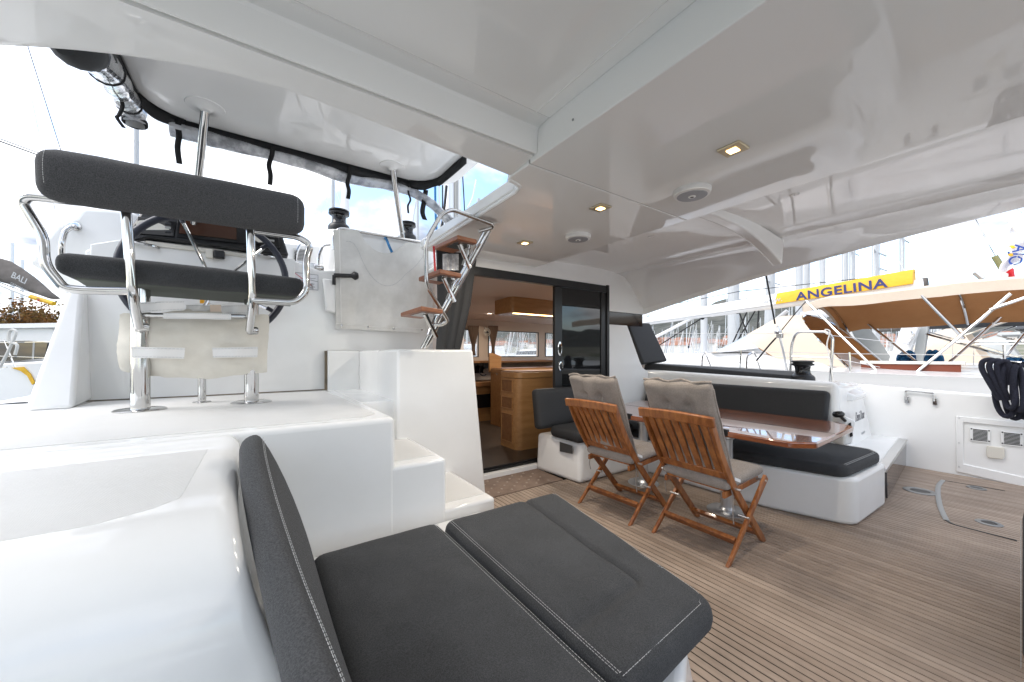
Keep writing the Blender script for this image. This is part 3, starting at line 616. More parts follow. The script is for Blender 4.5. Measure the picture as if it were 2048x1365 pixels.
# ================================================================ FOLDING BOARDING LADDER
ld = thing('boarding_ladder', 'polished steel ladder with three teak treads climbing to the roof', 'ladder', P(848, 697, Y=3.22))
def tread(A, lf, rt, Z):
    a = P(*A, Z=Z); l = P(*lf, Z=Z); r = P(*rt, Z=Z); return a, l, r
base = P(849, 697, Y=2.88)
for off in (V((0, -.02, 0)), V((0, .05, 0))):
    MB().tube([base + off, P(868, 662, Y=2.82) + off, P(976, 462, Y=2.42) + off], .017, 10).build('stringer', chrome, ld)
TY = 2.40
for A, lf, rt in (((915, 479), (869, 500), (954, 488)), ((880, 547), (837, 563), (923, 556)), ((842, 622), (801, 634), (886, 628))):
    a = P(*A, Y=TY); z = a.z; l = P(*lf, Z=z); r = P(*rt, Z=z)
    ln_ = max(.26, min(.42, (l - a).length)); u = V((0, 1, 0)) * ln_; wv = V((1, 0, 0)) * max(.14, min(.24, (r - a).length))
    l = P(*lf, Z=z); u = l - a; wv = r - a
    MB().hexa([a, a + wv, a + u + wv, a + u, a + V((0, 0, .032)), a + wv + V((0, 0, .032)), a + u + wv + V((0, 0, .032)), a + u + V((0, 0, .032))]).build('tread', treadwood, ld, bevel=.006)
    mb = MB(); c = a + wv * .55 + u * .25
    mb.tube([c + V((-.02, 0, -.002)), c + wv * .35 + V((.02, .02, -.16))], .017, 8); mb.tube([c + wv * .4 + V((0, 0, -.002)), c + wv * .1 + V((.0, .02, -.15))], .012, 8)
    mb.build('bracket', chrome, ld); MB().prism([a + wv * .12 + u * .1 + V((0, 0, -.006)), a + wv * .95 + u * .1 + V((0, 0, -.006)), a + wv * .95 + u * .6 + V((0, 0, -.006)), a + wv * .12 + u * .6 + V((0, 0, -.006))], (0, 0, .005)).build('support_plate', chrome, ld)
hr = [P(868, 650, Y=2.72), P(884, 650, Y=2.68), P(896, 642, Y=2.64), P(853, 572, Y=2.45), P(851, 484, Y=2.38), P(883, 428, Y=2.32), P(904, 419, Y=2.32), P(985, 449, Y=2.34), P(984, 456, Y=2.38), P(958, 463, Y=2.40)]
MB().tube(fillet(hr, .05, 6), .014, 10).build('handrail', chrome, ld)
# black rolled door curtain hanging beside the door
bc = thing('rolled_curtain', 'black fabric curtain gathered at the left edge of the doorway', 'curtain', P(905, 698, Y=3.3))
def bcp(u, v):
    xl = 872 + 10 * v - 8 * v * v; xr = 952 - 28 * v - 16 * max(0, v - .55); x = xl + (xr - xl) * u; y = 500 + 200 * v
    return P(x, y, Y=3.34) + V((0, -.035 * math.sin(u * math.pi) + .012 * math.sin(u * 17 + v * 2), 0))
MB().slab(bcp, -.02, 18, 20).build('cloth', fabk, bc, ang=70)
MB().slab(lambda u, v: P(886 + 32 * u, 508 + 33 * v, Y=3.262) + V((0, .006 * math.sin(u * 20), 0)), .004, 20, 3).build('clear_pane', plas, bc)
MB().slab(lambda u, v: P(865 + 4 * u + 4 * v, 480 + 72 * v, Y=3.22), .004, 2, 6).build('red_edge', red, bc)

# ================================================================ SALOON BULKHEAD AND SLIDING DOOR
sw = thing('saloon_bulkhead', 'white bulkhead around the saloon door under the hardtop', 'bulkhead', (3, YD, 0))
xr = P(1217, 640, Y=YD).x
MB().box((1.55, YD, 2.19), (xr + .01, YD + .1, 2.43)).build('header', gel, sw, bevel=.006)
pw = [(xr, .35), (xr, 2.43), (3.95, 2.425), (4.15, 2.40), (4.32, 2.33), (4.45, 2.22), (4.55, 2.10), (4.60, 1.98), (4.615, 1.87), (xr + .03, 1.87), (xr + .03, 1.70), (4.30, 1.70), (4.34, 1.2), (4.80, 1.0), (4.8, .35)]
MB().prism([(x, YD - .002, z) for x, z in ((xr, 1.862), (xr, 2.43), (3.95, 2.425), (4.15, 2.40), (4.32, 2.33), (4.45, 2.22), (4.55, 2.10), (4.60, 1.98), (4.615, 1.862))], (0, .12, 0)).build('upper_panel', gel, sw, bevel=.008)
MB().box((xr + .03, YD + .03, 1.69), (4.6, YD + .1, 1.863)).build('dark_window_band', blackg, sw)
MB().prism([(x, YD, z) for x, z in ((xr, .02), (4.70, .02), (4.70, 1.05), (4.58, 1.09), (4.50, 1.20), (4.23, 1.69), (xr, 1.69))], (0, .12, 0)).build('lower_panel', gel, sw, bevel=.012)
MB().box((1.58, YD - .03, -.012), (2.66, YD + .03, .055)).build('sill', gel, sw, bevel=.006)
MB().box((1.55, YD + .031, .0), (xr, YD + .13, .075)).build('door_track', blackm, sw, bevel=.004)
MB().box((1.55, YD + .06, .076), (2.95, YD + .075, .095)).build('track_rib', blackp, sw)
eb = P(1296, 631, Y=YD - .02)
MB().tube([eb + V((-.03, 0, 0)), eb + V((-.03, -.02, -.03)), eb + V((.01, -.02, -.03)), eb + V((.01, 0, 0))], .005, 6).build('pad_eye', chrome, sw)
dr = thing('sliding_door', 'black framed sliding door with dark reflecting glass at the saloon entrance', 'door', (3.3, YD, 0))
dx0 = P(1110, 600, Y=YD).x; dx1 = xr - .03
zt_ = 2.178
MB().box((1.52, YD - .012, 2.10), (xr - .002, YD + .05, zt_ + .01)).build('head_rail', blackm, dr, bevel=.004)
MB().box((xr - .045, YD - .02, .06), (xr - .003, YD + .05, 2.20)).build('jamb', blackm, dr, bevel=.004)
MB().box((dx0, YD + .0, .08), (dx0 + .115, YD + .045, 2.10)).build('stile', blackm, dr, bevel=.005)
MB().box((dx1 - .105, YD + .0, .08), (dx1 - .012, YD + .045, 2.10)).build('stile', blackm, dr, bevel=.005)
MB().box((dx0 + .115, YD + .004, .08), (dx1 - .105, YD + .041, .30)).build('bottom_rail', blackm, dr, bevel=.004)
MB().box((dx0 + .115, YD + .015, .30), (dx1 - .105, YD + .03, 2.10)).build('glass_pane', smoked, dr)
for (x, y, hh) in ((1119, 698, .085), (1121, 733, .055)):
    c = P(x, y, Y=YD - .001)
    o = MB().lathe([(.034, 0), (.034, .008), (.024, .010), (.022, .002)], (0, 0, 0), (0, -1, 0), 24).build('handle', chrome, dr); o.scale = (1, 1, hh / .034); o.location = c - WL[dr.name]
    o = MB().lathe([(.017, 0), (.017, .011), (.001, .011)], (0, 0, 0), (0, -1, 0), 20).build('handle_recess', blackg, dr); o.scale = (1, 1, hh * .6 / .017); o.location = c - WL[dr.name]

# ================================================================ SALOON INTERIOR
def struct(o): o['kind'] = 'structure'; return o
def wst(y): return 4.72 + (y - 3.46) * .40      # starboard side of the saloon, hidden behind the bulkhead
struct(MB().prism([(1.72, YD + .131, -.02), (wst(YD), YD + .131, -.02), (wst(6.7), 6.7, -.02), (1.72, 6.7, -.02)], (0, 0, .07)).build('saloon_floor', cabind, smooth=False))
def clp(u, v):
    y = YD + .1 + (6.7 - YD - .1) * v; x = 1.72 + (wst(y) - 1.72) * u; z = 2.17 - .03 * (u - .5) ** 2 * 4 - .10 * v - (.10 * max(0, min(1, (v - .60) / .12)) if True else 0)
    return V((x, y, z))
struct(MB().slab(clp, .04, 14, 40).build('saloon_ceiling', cabinc, ang=60))
struct(MB().box((1.72, YD + .1, 0), (1.77, 8.2, 2.3)).build('saloon_wall_port', cabinc))
# unseen starboard wall with a long open gap made to let daylight in
sws = MB()
for z0, z1, ya, yb in ((0, 1.15, 3.47, 6.65), (1.85, 2.2, 3.9, 6.65), (1.15, 1.85, 5.2, 5.35)): sws.prism([(wst(ya), ya, z0), (wst(yb), yb, z0), (wst(yb) + .06, yb, z0), (wst(ya) + .06, ya, z0)], (0, 0, z1 - z0))
struct(sws.build('saloon_wall_starboard', cabinc))
YW = 6.55
xs = [P(x, 690, Y=YW).x for x in (880, 957, 976, 1077, 1090, 1130)]
fwm = MB().box((1.77, YW, 0), (5.95, YW + .08, 1.235)); fwm.box((1.77, YW, 1.775), (5.95, YW + .08, 2.1))
for a, b in ((1.77, xs[0]), (xs[1], xs[2]), (xs[3], xs[4]), (5.85, 5.95)): fwm.box((a, YW, 1.235), (b, YW + .08, 1.775))
fwall = struct(fwm.build('saloon_wall_forward', pm('cabin_fascia', (.50, .40, .32), .5)))
for k, (a, b) in enumerate(((xs[0], xs[1]), (xs[2], xs[3]), (xs[4], 5.85))):
    wn = thing('forward_window', ('forward saloon window at the left of the doorway view', 'widest forward saloon window between the two pillars', 'forward saloon window half hidden by the sliding door')[k], 'window', ((a + b) / 2, YW, 1.235))
    f_ = MB()
    for q in (((a, YW - .012, 1.235), (b, YW, 1.25)), ((a, YW - .012, 1.76), (b, YW, 1.775)), ((a, YW - .012, 1.25), (a + .018, YW, 1.76)), ((b - .018, YW - .012, 1.25), (b, YW, 1.76))): f_.box(*q)
    f_.build('frame', blackm, wn); MB().box((a, YW + .03, 1.235), (b, YW + .036, 1.775)).build('pane', clearg, wn)
MB().box((3.0, 6.0, 1.13), (5.7, YW - .015, 1.17)).build('window_shelf', oakd, fwall, bevel=.004)
for x0, x1, lab in ((936, 958, 'brown pleated curtain tied back at the left forward window'), (977, 996, 'brown pleated curtain tied back at the wide forward window')):
    ct = thing('curtain', lab, 'curtain', P((x0 + x1) / 2, 712, Y=YW - .1), 'saloon curtains')
    def cp(u, v):
        w_ = 1 - .78 * math.sin(min(1, v / .8) * math.pi / 2) ** 2 if v < .8 else .22 + (v - .8) * .8
        return P((x0 + x1) / 2 + (u - .5) * (x1 - x0) * w_, 652 + 60 * v, Y=YW - .1) + V((0, .02 * math.sin(u * 38), 0))
    MB().slab(cp, .005, 40, 14).build('cloth', curt, ct, ang=80)
fn = thing('cabin_fan', 'small cream cabin fan on the pillar between the curtains', 'fan', P(973, 665, Y=YW - .08))
c = P(973, 665, Y=YW - .1)
for r in (.075, .05, .028): MB().tube([c + V((math.cos(a) * r, -.02, math.sin(a) * r)) for a in [2 * math.pi * i / 24 for i in range(24)]], .004, 5, closed=True).build('guard', cream, fn)
MB().lathe([(.02, -.05), (.022, .02), (.012, .03)], c, (0, 1, 0), 14).build('motor', blackp, fn)
for k in range(3): MB().prism([c + V((0, 0, 0)), c + V((math.cos(2.1 * k) * .065, 0, math.sin(2.1 * k) * .065)), c + V((math.cos(2.1 * k + .6) * .06, .012, math.sin(2.1 * k + .6) * .06))], (0, .002, 0)).build('blade', cream, fn)
MB().tube([c + V((0, .01, .07)), c + V((0, .09, .11))], .008, 6).build('bracket', cream, fn)
# galley cabinets
def cab(name, label, x0, y0, x1, y1, z1, niches=()):
    t = thing(name, label, 'cabinet', ((x0 + x1) / 2, (y0 + y1) / 2, .05))
    r = .09; pts = []
    for k in range(7):
        a = math.pi + k / 6 * math.pi / 2; pts.append(V((x0 + r + r * math.cos(a), y0 + r + r * math.sin(a), .0)))
    pts += [V((x1, y0, 0)), V((x1, y1, 0)), V((x0, y1, 0))]
    MB().prism([q + V((0, 0, .05)) for q in pts], (0, 0, z1 - .05 - .09)).build('carcass', oak, t)
    MB().prism([q + V((0, 0, z1 - .085)) for q in pts], (0, 0, .075)).build('top_band', oak, t, bevel=.004)
    MB().prism([V((q.x + .03, q.y + .03, z1 - .008)) for q in pts], (0, 0, .012)).build('worktop', oakd, t)
    for (a, b) in niches:
        MB().box((x0 - .006, y0 + .12, a), (x0 - .001, y1 - .04, b)).build('niche', oakd, t)
        f = MB(); yy0, yy1 = y0 + .115, y1 - .035
        for q in (((x0 - .014, yy0, a - .006), (x0 - .0, yy1, a)), ((x0 - .014, yy0, b), (x0, yy1, b + .006)), ((x0 - .014, yy0 - .006, a - .006), (x0, yy0, b + .006)), ((x0 - .014, yy1, a - .006), (x0, yy1 + .006, b + .006))): f.box(*q)
        f.build('niche_rim', oak, t)
    return t
cab('galley_counter', 'light oak galley counter with three open niches just inside the door', 2.78, 3.93, 4.6, 4.33, 1.065, ((.80, .95), (.58, .72), (.14, .50)))
cab('galley_counter', 'taller oak cabinet behind the near counter', 3.46, 5.30, 5.6, 5.72, 1.045)
rb = thing('counter_upstand', 'stepped oak upstand panel rising behind the far cabinet', 'panel', (3.75, 5.8, .1))
MB().prism([P(x, y, Y=5.75) for x, y in ((979, 745), (979, 706), (990, 708), (1003, 713), (1003, 745))], (0, .04, 0)).build('panel', oak, rb, bevel=.006)
ns = thing('chart_table', 'oak chart table with drawers below the forward window', 'desk', (3.3, 6.2, .05))
MB().box((2.6, 5.95, .7), (3.95, 6.5, .78)).build('top', oakd, ns, bevel=.01); MB().box((2.7, 6.05, .05), (3.9, 6.5, .7)).build('cabinet', oak, ns)
MB().box((3.0, 6.03, .30), (3.8, 6.05, .55)).build('drawer', blackp, ns)
ins = thing('radio_set', 'black radio handset and instruments above the chart table', 'radio', (3.5, 6.3, .8))
MB().box(P(950, 747, Y=6.35), P(962, 722, Y=6.45)).build('screen', blackg, ins); MB().box(P(966, 738, Y=6.35), P(979, 722, Y=6.45)).build('unit', blackp, ins)
MB().tube(spline([P(962, 724, Y=6.3), P(959, 745, Y=6.3), P(966, 752, Y=6.28), P(972, 750, Y=6.3)], 5), .01, 6).build('cable', blackp, ins)
oc = thing('overhead_locker', 'rounded oak locker hanging from the saloon ceiling with a light strip', 'locker', P(1066, 560, Y=4.5))
a = P(1022, 625, Y=4.5); b = P(1150, 566, Y=4.5)
pts = [V((a.x + .08 + .08 * math.cos(t_), 4.5 + .08 + .08 * math.sin(t_), a.z)) for t_ in [math.pi + k / 6 * math.pi / 2 for k in range(7)]] + [V((b.x, 4.5, a.z)), V((b.x, 4.95, a.z)), V((a.x, 4.95, a.z))]
MB().prism(pts, (0, 0, 2.15 - a.z)).build('body', oak, oc, bevel=.008)
MB().box((a.x + .07, 4.53, a.z - .012), (b.x, 4.56, a.z - .002)).build('light_strip', ledm, oc)
dl = thing('cabin_downlight', 'small round downlight in the saloon ceiling', 'light', P(980, 627, Z=2.05))
MB().lathe([(.035, .02), (.035, 0), (.028, -.004), (.001, -.004)], P(980, 627, Z=2.035), n=18).build('lens', ledw, dl); LATE = [(dl, P(980, 627, Z=2.02), .06, 7.0), (oc, V(((a.x + b.x) / 2, 4.545, a.z - .016)), .3, 8.0)]
kl = thing('cabinet_latch', 'round steel push latch on the taller oak cabinet', 'latch', P(986, 757, X=3.45))
MB().lathe([(.018, 0), (.016, -.008), (.001, -.009)], (3.458, 5.5, .95), (1, 0, 0), 14).build('knob', chrome, kl)

# ================================================================ HARDTOP
ht = thing('hardtop', 'glossy white hardtop ceiling with recessed roof panel over the cockpit', 'roof', (1.5, 1.2, ZC))
AFT = -1.2  # unseen aft edge, carried further aft to shade the port moulding
# inner headliner in two panels with a groove
r1 = [(1.17, AFT), (2.62, AFT), (2.62, 1.545), (1.17, 1.545)]
MB().prism([(x, y, ZC) for x, y in r1], (0, 0, .24)).build('ceiling_panel', gelc, ht, bevel=.006)
cr = P(1047, 362, Z=ZC)
r2 = [(1.17, 1.553), (2.62, 1.553), (2.62, YD + .05), (1.30, YD + .05)] + [(1.30, 1.90), (1.29, 1.82), (1.26, 1.77), (1.17, 1.75)]
MB().prism([(x, y, ZC) for x, y in r2], (0, 0, .10)).build('ceiling_panel', gelc, ht, bevel=.006)
MB().box((1.17, 1.544, ZC + .006), (2.62, 1.554, ZC + .05)).build('joint', grey, ht)
# hatch opening rim
MB().tube(spline([(1.18, 1.752, ZC + .004), (1.262, 1.775, ZC + .002), (1.296, 1.83, ZC + .002), (1.305, 1.95, ZC + .002), (1.31, 2.6, ZC + .002), (1.31, YD, ZC + .002)], 8), .014, 8).build('opening_rim', gel, ht)
MB().box((1.285, 1.86, ZC + .012), (1.315, YD + .05, ZC + .085)).build('opening_wall', gel, ht, bevel=.01)
# outboard panel + skirt as one lofted shell (open to starboard), thick
def sect(y):
    t = max(0, min(1, (y - AFT) / (YD - AFT)))
    ze = 2.42 + (1.86 - 2.42) * (t ** 1.7); xe = 4.52 + .08 * t; zg = 2.36
    low = [(2.62, ZC + .012), (2.66, ZC + .10), (3.2, 2.40), (3.75, 2.405), (3.95, 2.39), (3.99, 2.372), (4.03, 2.375), (4.16, 2.35 - .0 * t), (4.30, 2.35 - (2.35 - ze) * .22), (4.42, 2.35 - (2.35 - ze) * .52), (4.50 + (xe - 4.52), 2.35 - (2.35 - ze) * .84), (xe, ze)]
    up = [(xe + .025, ze + .005), (xe + .02, max(ze + .15, 2.40)), (4.4, 2.56), (3.6, 2.64), (2.62, 2.64)]
    return [V((x, y, z)) for x, z in low + up]
ys = [AFT + (YD + .02 - AFT) * i / 22 for i in range(23)]
MB().loft([sect(y) for y in ys]).build('side_shell', gelc, ht, ang=24)
# curved arm under the side shell
arm = []
for k in range(15):
    t = k / 14; x = 2.70 + 1.36 * t; z = 2.335 - .20 * max(0, t - .25) ** 2.0 / .56; wd = .10 - .015 * t
    zt2 = 2.41 - .0 * t - (.12 * max(0, t - .6) if t > .6 else 0)
    arm.append([V((x, 1.50 - wd * .5, z)), V((x, 1.50 + wd * .5, z)), V((x, 1.50 + wd * .62, zt2)), V((x, 1.50 - wd * .62, zt2))])
MB().loft(arm).build('support_arm', gel, ht, bevel=.012)
# transverse beam with recess
def yfront(x): 
    return 1.645 + .10 * max(0, (x - .1) / 1.2) ** 1.3 + (.30 * (max(0, .1 - x) / .8) ** 1.7 if x < .1 else 0)
rings = []
for k in range(33):
    x = -1.75 + (1.168 + 1.75) * k / 32; yf = yfront(x)
    sag = 0
    pr = [(AFT, 2.435), (1.385, 2.435), (1.395, 2.440), (1.405, 2.435), (1.455, 2.433), (1.468, 2.428), (1.475, 2.415), (1.482, 2.315), (1.486, 2.305), (1.492, 2.305), (1.492, 2.335), (1.512, 2.335), (1.512, 2.304), (yf - .03, 2.288), (yf - .008, 2.290), (yf, 2.302), (yf + .01, 2.50), (yf - .02, 2.66), (AFT, 2.66)]
    rings.append([V((x, y, z)) for y, z in pr])
MB().loft(rings).build('transverse_beam', gelc, ht, ang=22)
MB().tube([(1.09, AFT, 2.437), (1.09, 1.395, 2.437)], .005, 6).build('recess_line', gel, ht)
for (x, y) in ((1146, 240),): 
    c = P(x, y, X=1.165); MB().lathe([(.006, 0), (.005, -.003), (.001, -.004)], c, (1, 0, 0), n=12).build('screw_plug', grey, ht)
# support post at the aft starboard corner
MB().prism([P(2062, y, X=4.45) for y in (60, 330)] + [P(2000, 330, X=4.45), P(2030, 60, X=4.45)], (.2, 0, 0)).build('corner_knuckle', gel, ht, bevel=.03)
# lights, speakers
def glow(parent, c, size, watts, colr=(1, .90, .77)):      # the light that a lit lamp gives off
    la = bpy.data.lights.new('lamp_light', 'AREA'); la.size = size; la.energy = watts; la.color = colr
    o = bpy.data.objects.new('lamp_light', la); col.objects.link(o); o.parent = parent; o.location = V(c) - WL[parent.name]
def lamp(px, py, s, lab):
    c = P(px, py, Z=ZC - .006); t = thing('ceiling_light', lab, 'light', c, 'square ceiling lights')
    MB().box(c + V((-s, -s, -.006)), c + V((s, s, .006))).build('bezel', gold, t, bevel=.004); MB().box(c + V((-s * .42, -s * .42, -.009)), c + V((s * .42, s * .42, -.005))).build('lens', ledm, t); glow(t, c + V((0, 0, -.014)), .05, 4.0)
lamp(1466, 299, .052, 'square gold ceiling light nearest the camera'); lamp(1201, 416, .052, 'square gold ceiling light in the middle of the row'); lamp(1050, 486, .052, 'square gold ceiling light nearest the saloon door')
for q9 in LATE: glow(*q9)
def speaker(px, py, lab):
    c = P(px, py, Z=ZC - .005); t = thing('ceiling_speaker', lab, 'speaker', c, 'round ceiling speakers'); r = .105
    MB().lathe([(r, .006), (r, -.006), (r * .95, -.024), (r * .80, -.028)], c, n=40).build('rim', white, t)
    MB().lathe([(r * .80, -.0285), (r * .78, -.031), (r * .2, -.033)], c, n=40).build('grille', pm('speaker_grille', (.36, .37, .40), .5), t)
    MB().lathe([(r * .2, -.0325), (r * .19, -.036), (r * .1, -.037)], c, n=20).build('badge', white, t); MB().lathe([(r * .1, -.0375), (.001, -.039)], c, n=16).build('badge_centre', blackp, t)
speaker(1384, 383, 'round white ceiling speaker nearer the camera'); speaker(1156, 473, 'round white ceiling speaker nearer the saloon door')
for x, y, lab in ((1589, 389, 'tiny white ceiling spot by the reflected chairs'), (1302, 473, 'tiny white ceiling spot beyond the support arm')):
    c = P(x, y, Z=2.396); t = thing('ceiling_spot', lab, 'light', c, 'tiny ceiling spots')
    MB().lathe([(.03, .012), (.03, 0), (.024, -.006), (.009, -.006)], c, n=20).build('ring', white, t); MB().lathe([(.009, -.0055), (.001, -.0065)], c, n=10).build('lens', blackp, t)

# ================================================================ HELM BIMINI
ZB = 3.05
bi = thing('helm_bimini', 'white bimini panel over the helm with black zip band along its edge', 'bimini', (.4, 2.8, ZB))
fl = P(281, 218, Z=ZB); frr = P(868, 378, Z=ZB)
bx0, bx1, by1 = -.66, 1.52, 3.72
def rr(x0, y0, x1, y1, r, n=6):
    o = []
    for cx_, cy_, a0_ in ((x1 - r, y1 - r, 0), (x0 + r, y1 - r, 90)):
        o += [(cx_ + r * math.cos(R_(a0_ + 90 * k / n)), cy_ + r * math.sin(R_(a0_ + 90 * k / n))) for k in range(n + 1)]
    return o + [(x0, y0), (x1, y0)]
outl = rr(bx0, 1.62, bx1, by1, .30)
MB().prism([(x, y, ZB) for x, y in outl], (0, 0, .07)).build('panel', gelc, bi, bevel=.02)
o2 = rr(bx0 - .06, 1.62, bx1 + .20, by1 + .06, .34)
MB().prism([(x, y, ZB + .02) for x, y in o2], (0, 0, .06)).build('edge_flange', gel, bi, bevel=.015)
ed = [(x * .995 + .002, y + .012, ZB) for x, y in outl[:14]]
ed = [(bx1 + .012, 2.95, ZB)] + ed + [(bx0 - .012, 2.3, ZB)]
ed = spline(ed, 3)
mb = MB(); nE = len(ed)
mb.add([V(q) + V((0, 0, .012)) for q in ed] + [V(q) + V((0, 0, -.075 - .008 * math.sin(i * .6))) for i, q in enumerate(ed)] , [(i, i + 1, nE + i + 1, nE + i) for i in range(nE - 1)])
zb = mb.build('zip_band', fabk, bi, fix=False); md = zb.modifiers.new('thick', 'SOLIDIFY'); md.thickness = .012; md.offset = 0
for (x, y, xb, yb, Yb) in ((411, 214, 386, 470, 4.2), (785, 333, 808, 500, 4.3)):
    t_ = P(x, y, Z=ZB); b_ = P(xb, yb, Y=Yb)
    MB().tube([b_, t_ + V((0, 0, .01))], .027, 14).build('pole', chrome, bi)
    MB().lathe([(.115, 0), (.112, -.006), (.05, -.012), (.03, -.03)], t_, n=28).build('pole_socket', gel, bi)
# rolled clear screens
rs = thing('rolled_screen', 'rolled clear plastic screen slung under the front edge of the bimini', 'screen', (.5, 3.76, ZB - .1))
front = [(-.52, 3.74, ZB - .075), (-.1, 3.74, ZB - .08), (.35, 3.74, ZB - .085), (.75, 3.745, ZB - .12), (1.05, 3.74, ZB - .09), (1.32, 3.72, ZB - .11), (1.50, 3.68, ZB - .19), (1.64, 3.60, ZB - .34), (1.70, 3.5, ZB - .42)]
fp_ = spline(front, 8); rad = [.055 + .016 * mnoise.noise(V((i * .22, 2, 0))) + (.012 if i < 6 else 0) for i in range(len(fp_))]
MB().tube(fp_, rad, 14, flat=.8).build('roll', plas, rs, ang=80)
MB().tube(fp_[-4:], .052, 12).build('end_cap', fabk, rs)
rs2 = thing('rolled_screen', 'thick roll of clear plastic screen hanging at the port end of the bimini', 'screen', (-.72, 3.0, ZB - .1))
lp = spline([P(205, 100, Z=2.90), P(228, 165, Z=2.92), P(262, 222, Z=2.93), P(268, 246, Y=3.72)], 10)
lp = spline([P(168, 96, Y=2.3), P(205, 130, Y=2.75), P(240, 182, Y=3.3), P(266, 222, Y=3.66), P(270, 246, Y=3.7)], 8)
MB().tube(lp, [.078 + .012 * mnoise.noise(V((i * .35, 7, 0))) - .014 * i / len(lp) for i in range(len(lp))], 16).build('roll', plas, rs2, ang=80)
MB().tube(spline([P(125, 92, Y=2.1), P(150, 92, Y=2.2), P(185, 105, Y=2.5)], 6), [.03 + .05 * min(1, i / 6) for i in range(13)], 14).build('black_end', fabk, rs2)
MB().tube([P(270, 240, Y=3.7), P(271, 256, Y=3.72)], .05, 14).build('rolled_foot', pm('rolled_grey', (.2, .2, .2), .6), rs2)
for i in (9, 20, 30):
    if i < len(lp) - 1: MB().tube([lp[i], lp[i] + (lp[i + 1] - lp[i]).normalized() * .02], .082 - .014 * i / len(lp), 16).build('tie_band', webk, rs2)
def ribbon(pts, wd, name, lab):
    p = spline(pts, 6); t = thing(name, lab, 'strap', pts[-1], 'black hanging straps')
    mb = MB(); n_ = len(p); sv = V((wd / 2, 0, 0))
    mb.add([q - sv for q in p] + [q + sv for q in p], [(i, i + 1, n_ + i + 1, n_ + i) for i in range(n_ - 1)])
    o = mb.build('webbing', webk, t, fix=False); m9 = o.modifiers.new('thick', 'SOLIDIFY'); m9.thickness = .004; return t
YR = 3.70
for k, (pp_, lab) in enumerate((([(361, 236), (356, 250), (358, 272), (355, 296), (359, 328)], 'black strap hanging left of the near bimini pole'),
                  ([(545, 292), (544, 310), (538, 330), (541, 350), (540, 370)], 'black strap hanging at the middle of the bimini'),
                  ([(698, 332), (699, 350), (695, 366), (698, 382), (696, 398)], 'black strap hanging left of the far bimini pole'),
                  ([(818, 366), (817, 385), (821, 400), (816, 412), (817, 427)], 'short black strap right of the far bimini pole'))):
    ribbon([P(x, y, Y=YR - .02) for x, y in pp_], .035 if k < 3 else .02, 'hanging_strap', lab)
ribbon([P(852, 380, Y=YR - .02), P(849, 400, Y=YR - .03), P(845, 424, Y=YR - .05), P(850, 440, Y=YR - .06)], .05, 'hanging_strap', 'broad black strap at the right corner of the bimini')
ribbon([P(241, 196, Y=3.3), P(245, 212, Y=3.3), P(238, 230, Y=3.3), P(234, 236, Y=3.3), P(248, 256, Y=3.3)], .02, 'hanging_strap', 'twisted black strap beside the port roll')
ribbon([P(113, 80, Y=2.2), P(111, 88, Y=2.2), P(109, 100, Y=2.2)], .02, 'hanging_strap', 'short black strap at the far left under the beam')
# ================================================================ SUNBED IN THE FOREGROUND
sbb = thing('sunbed', 'white moulded base under the charcoal sunbed cushions', 'bench base', (.8, 1.2, 0))
MB().hexa([(.05, .1, 0), (1.42, .80, 0), (1.50, 1.86, 0), (.05, 1.9, 0), (.05, .1, .30), (1.22, .72, .30), (1.50, 1.88, .30), (.05, 1.92, .30)]).build('base', gel, sbb, bevel=.03, seg=4)
MB().box((.06, 1.85, 0), (1.2, YF - .002, .29)).build('infill', gel, sbb, bevel=.01)
def crz(x, y):   # bolster seam of the outer cushion (local coordinates)
    d1 = abs(x - (.13)); d2 = abs(y - (-.36))
    g = 0
    if y > -.36: g = max(g, .016 * math.exp(-(d1 / .016) ** 2))
    if x < .13: g = max(g, .012 * math.exp(-(d2 / .02) ** 2))
    return g
oc_ = thing('sunbed_cushion', 'charcoal sunbed cushion on the outer side with a bolster edge', 'cushion', (1.17, 1.28, .3), 'sunbed cushions')
def mapq(o, q, box_):
    """bend a box-shaped mesh so that its plan fills the quad q (x0y0,x1y0,x1y1,x0y1)"""
    x0, y0, x1, y1 = box_
    for v in o.data.vertices:
        u = (v.co.x - x0) / (x1 - x0); t = (v.co.y - y0) / (y1 - y0)
        a = V(q[0]).lerp(V(q[1]), u); b = V(q[3]).lerp(V(q[2]), u); c = a.lerp(b, t); v.co.x, v.co.y = c.x, c.y
oq = [(.80, .64), (1.36, .69), (1.60, 1.84), (.815, 1.85)]
o1 = MB().pad((1.17, 1.27, .362), (.375, 0, 0), (0, .59, 0), (0, 0, .062), .055, .008, 34, .011, 2, crz).build('cushion', fab, oc_); mapq(o1, oq, (.795, .68, 1.545, 1.86))
def qmap(x, y, z=.427):
    u = (x - .795) / .75; t = (y - .68) / 1.18; a = V(oq[0]).lerp(V(oq[1]), u); b = V(oq[3]).lerp(V(oq[2]), u); c = a.lerp(b, t); return V((c.x, c.y, z))
for dx in (.022, .034):
    stitch([qmap(.795 + dx, .72 + 1.1 * i / 30, .4235 + .003 * min(1, dx / .02)) for i in range(31)]).build('stitching', thread, o1)
for dx in (.030, .042):
    pts = [qmap(1.545 - dx, 1.82 - 1.05 * i / 28, .4205) for i in range(29)] + [qmap(1.545 - dx - .06 * (1 - math.cos(t_)), .77 - .05 * math.sin(t_) , .4205) for t_ in [R_(15 * k) for k in range(1, 7)]] + [qmap(1.45 - .62 * k / 14, .68 + dx, .4205) for k in range(15)]
    stitch(pts).build('stitching', thread, o1)
for dy in (0, .012): stitch([qmap(1.315 + .19 * k / 8, .915 + dy + .02 * math.sin(k / 8 * 3.1), .4255) for k in range(9)]).build('stitching', thread, o1)
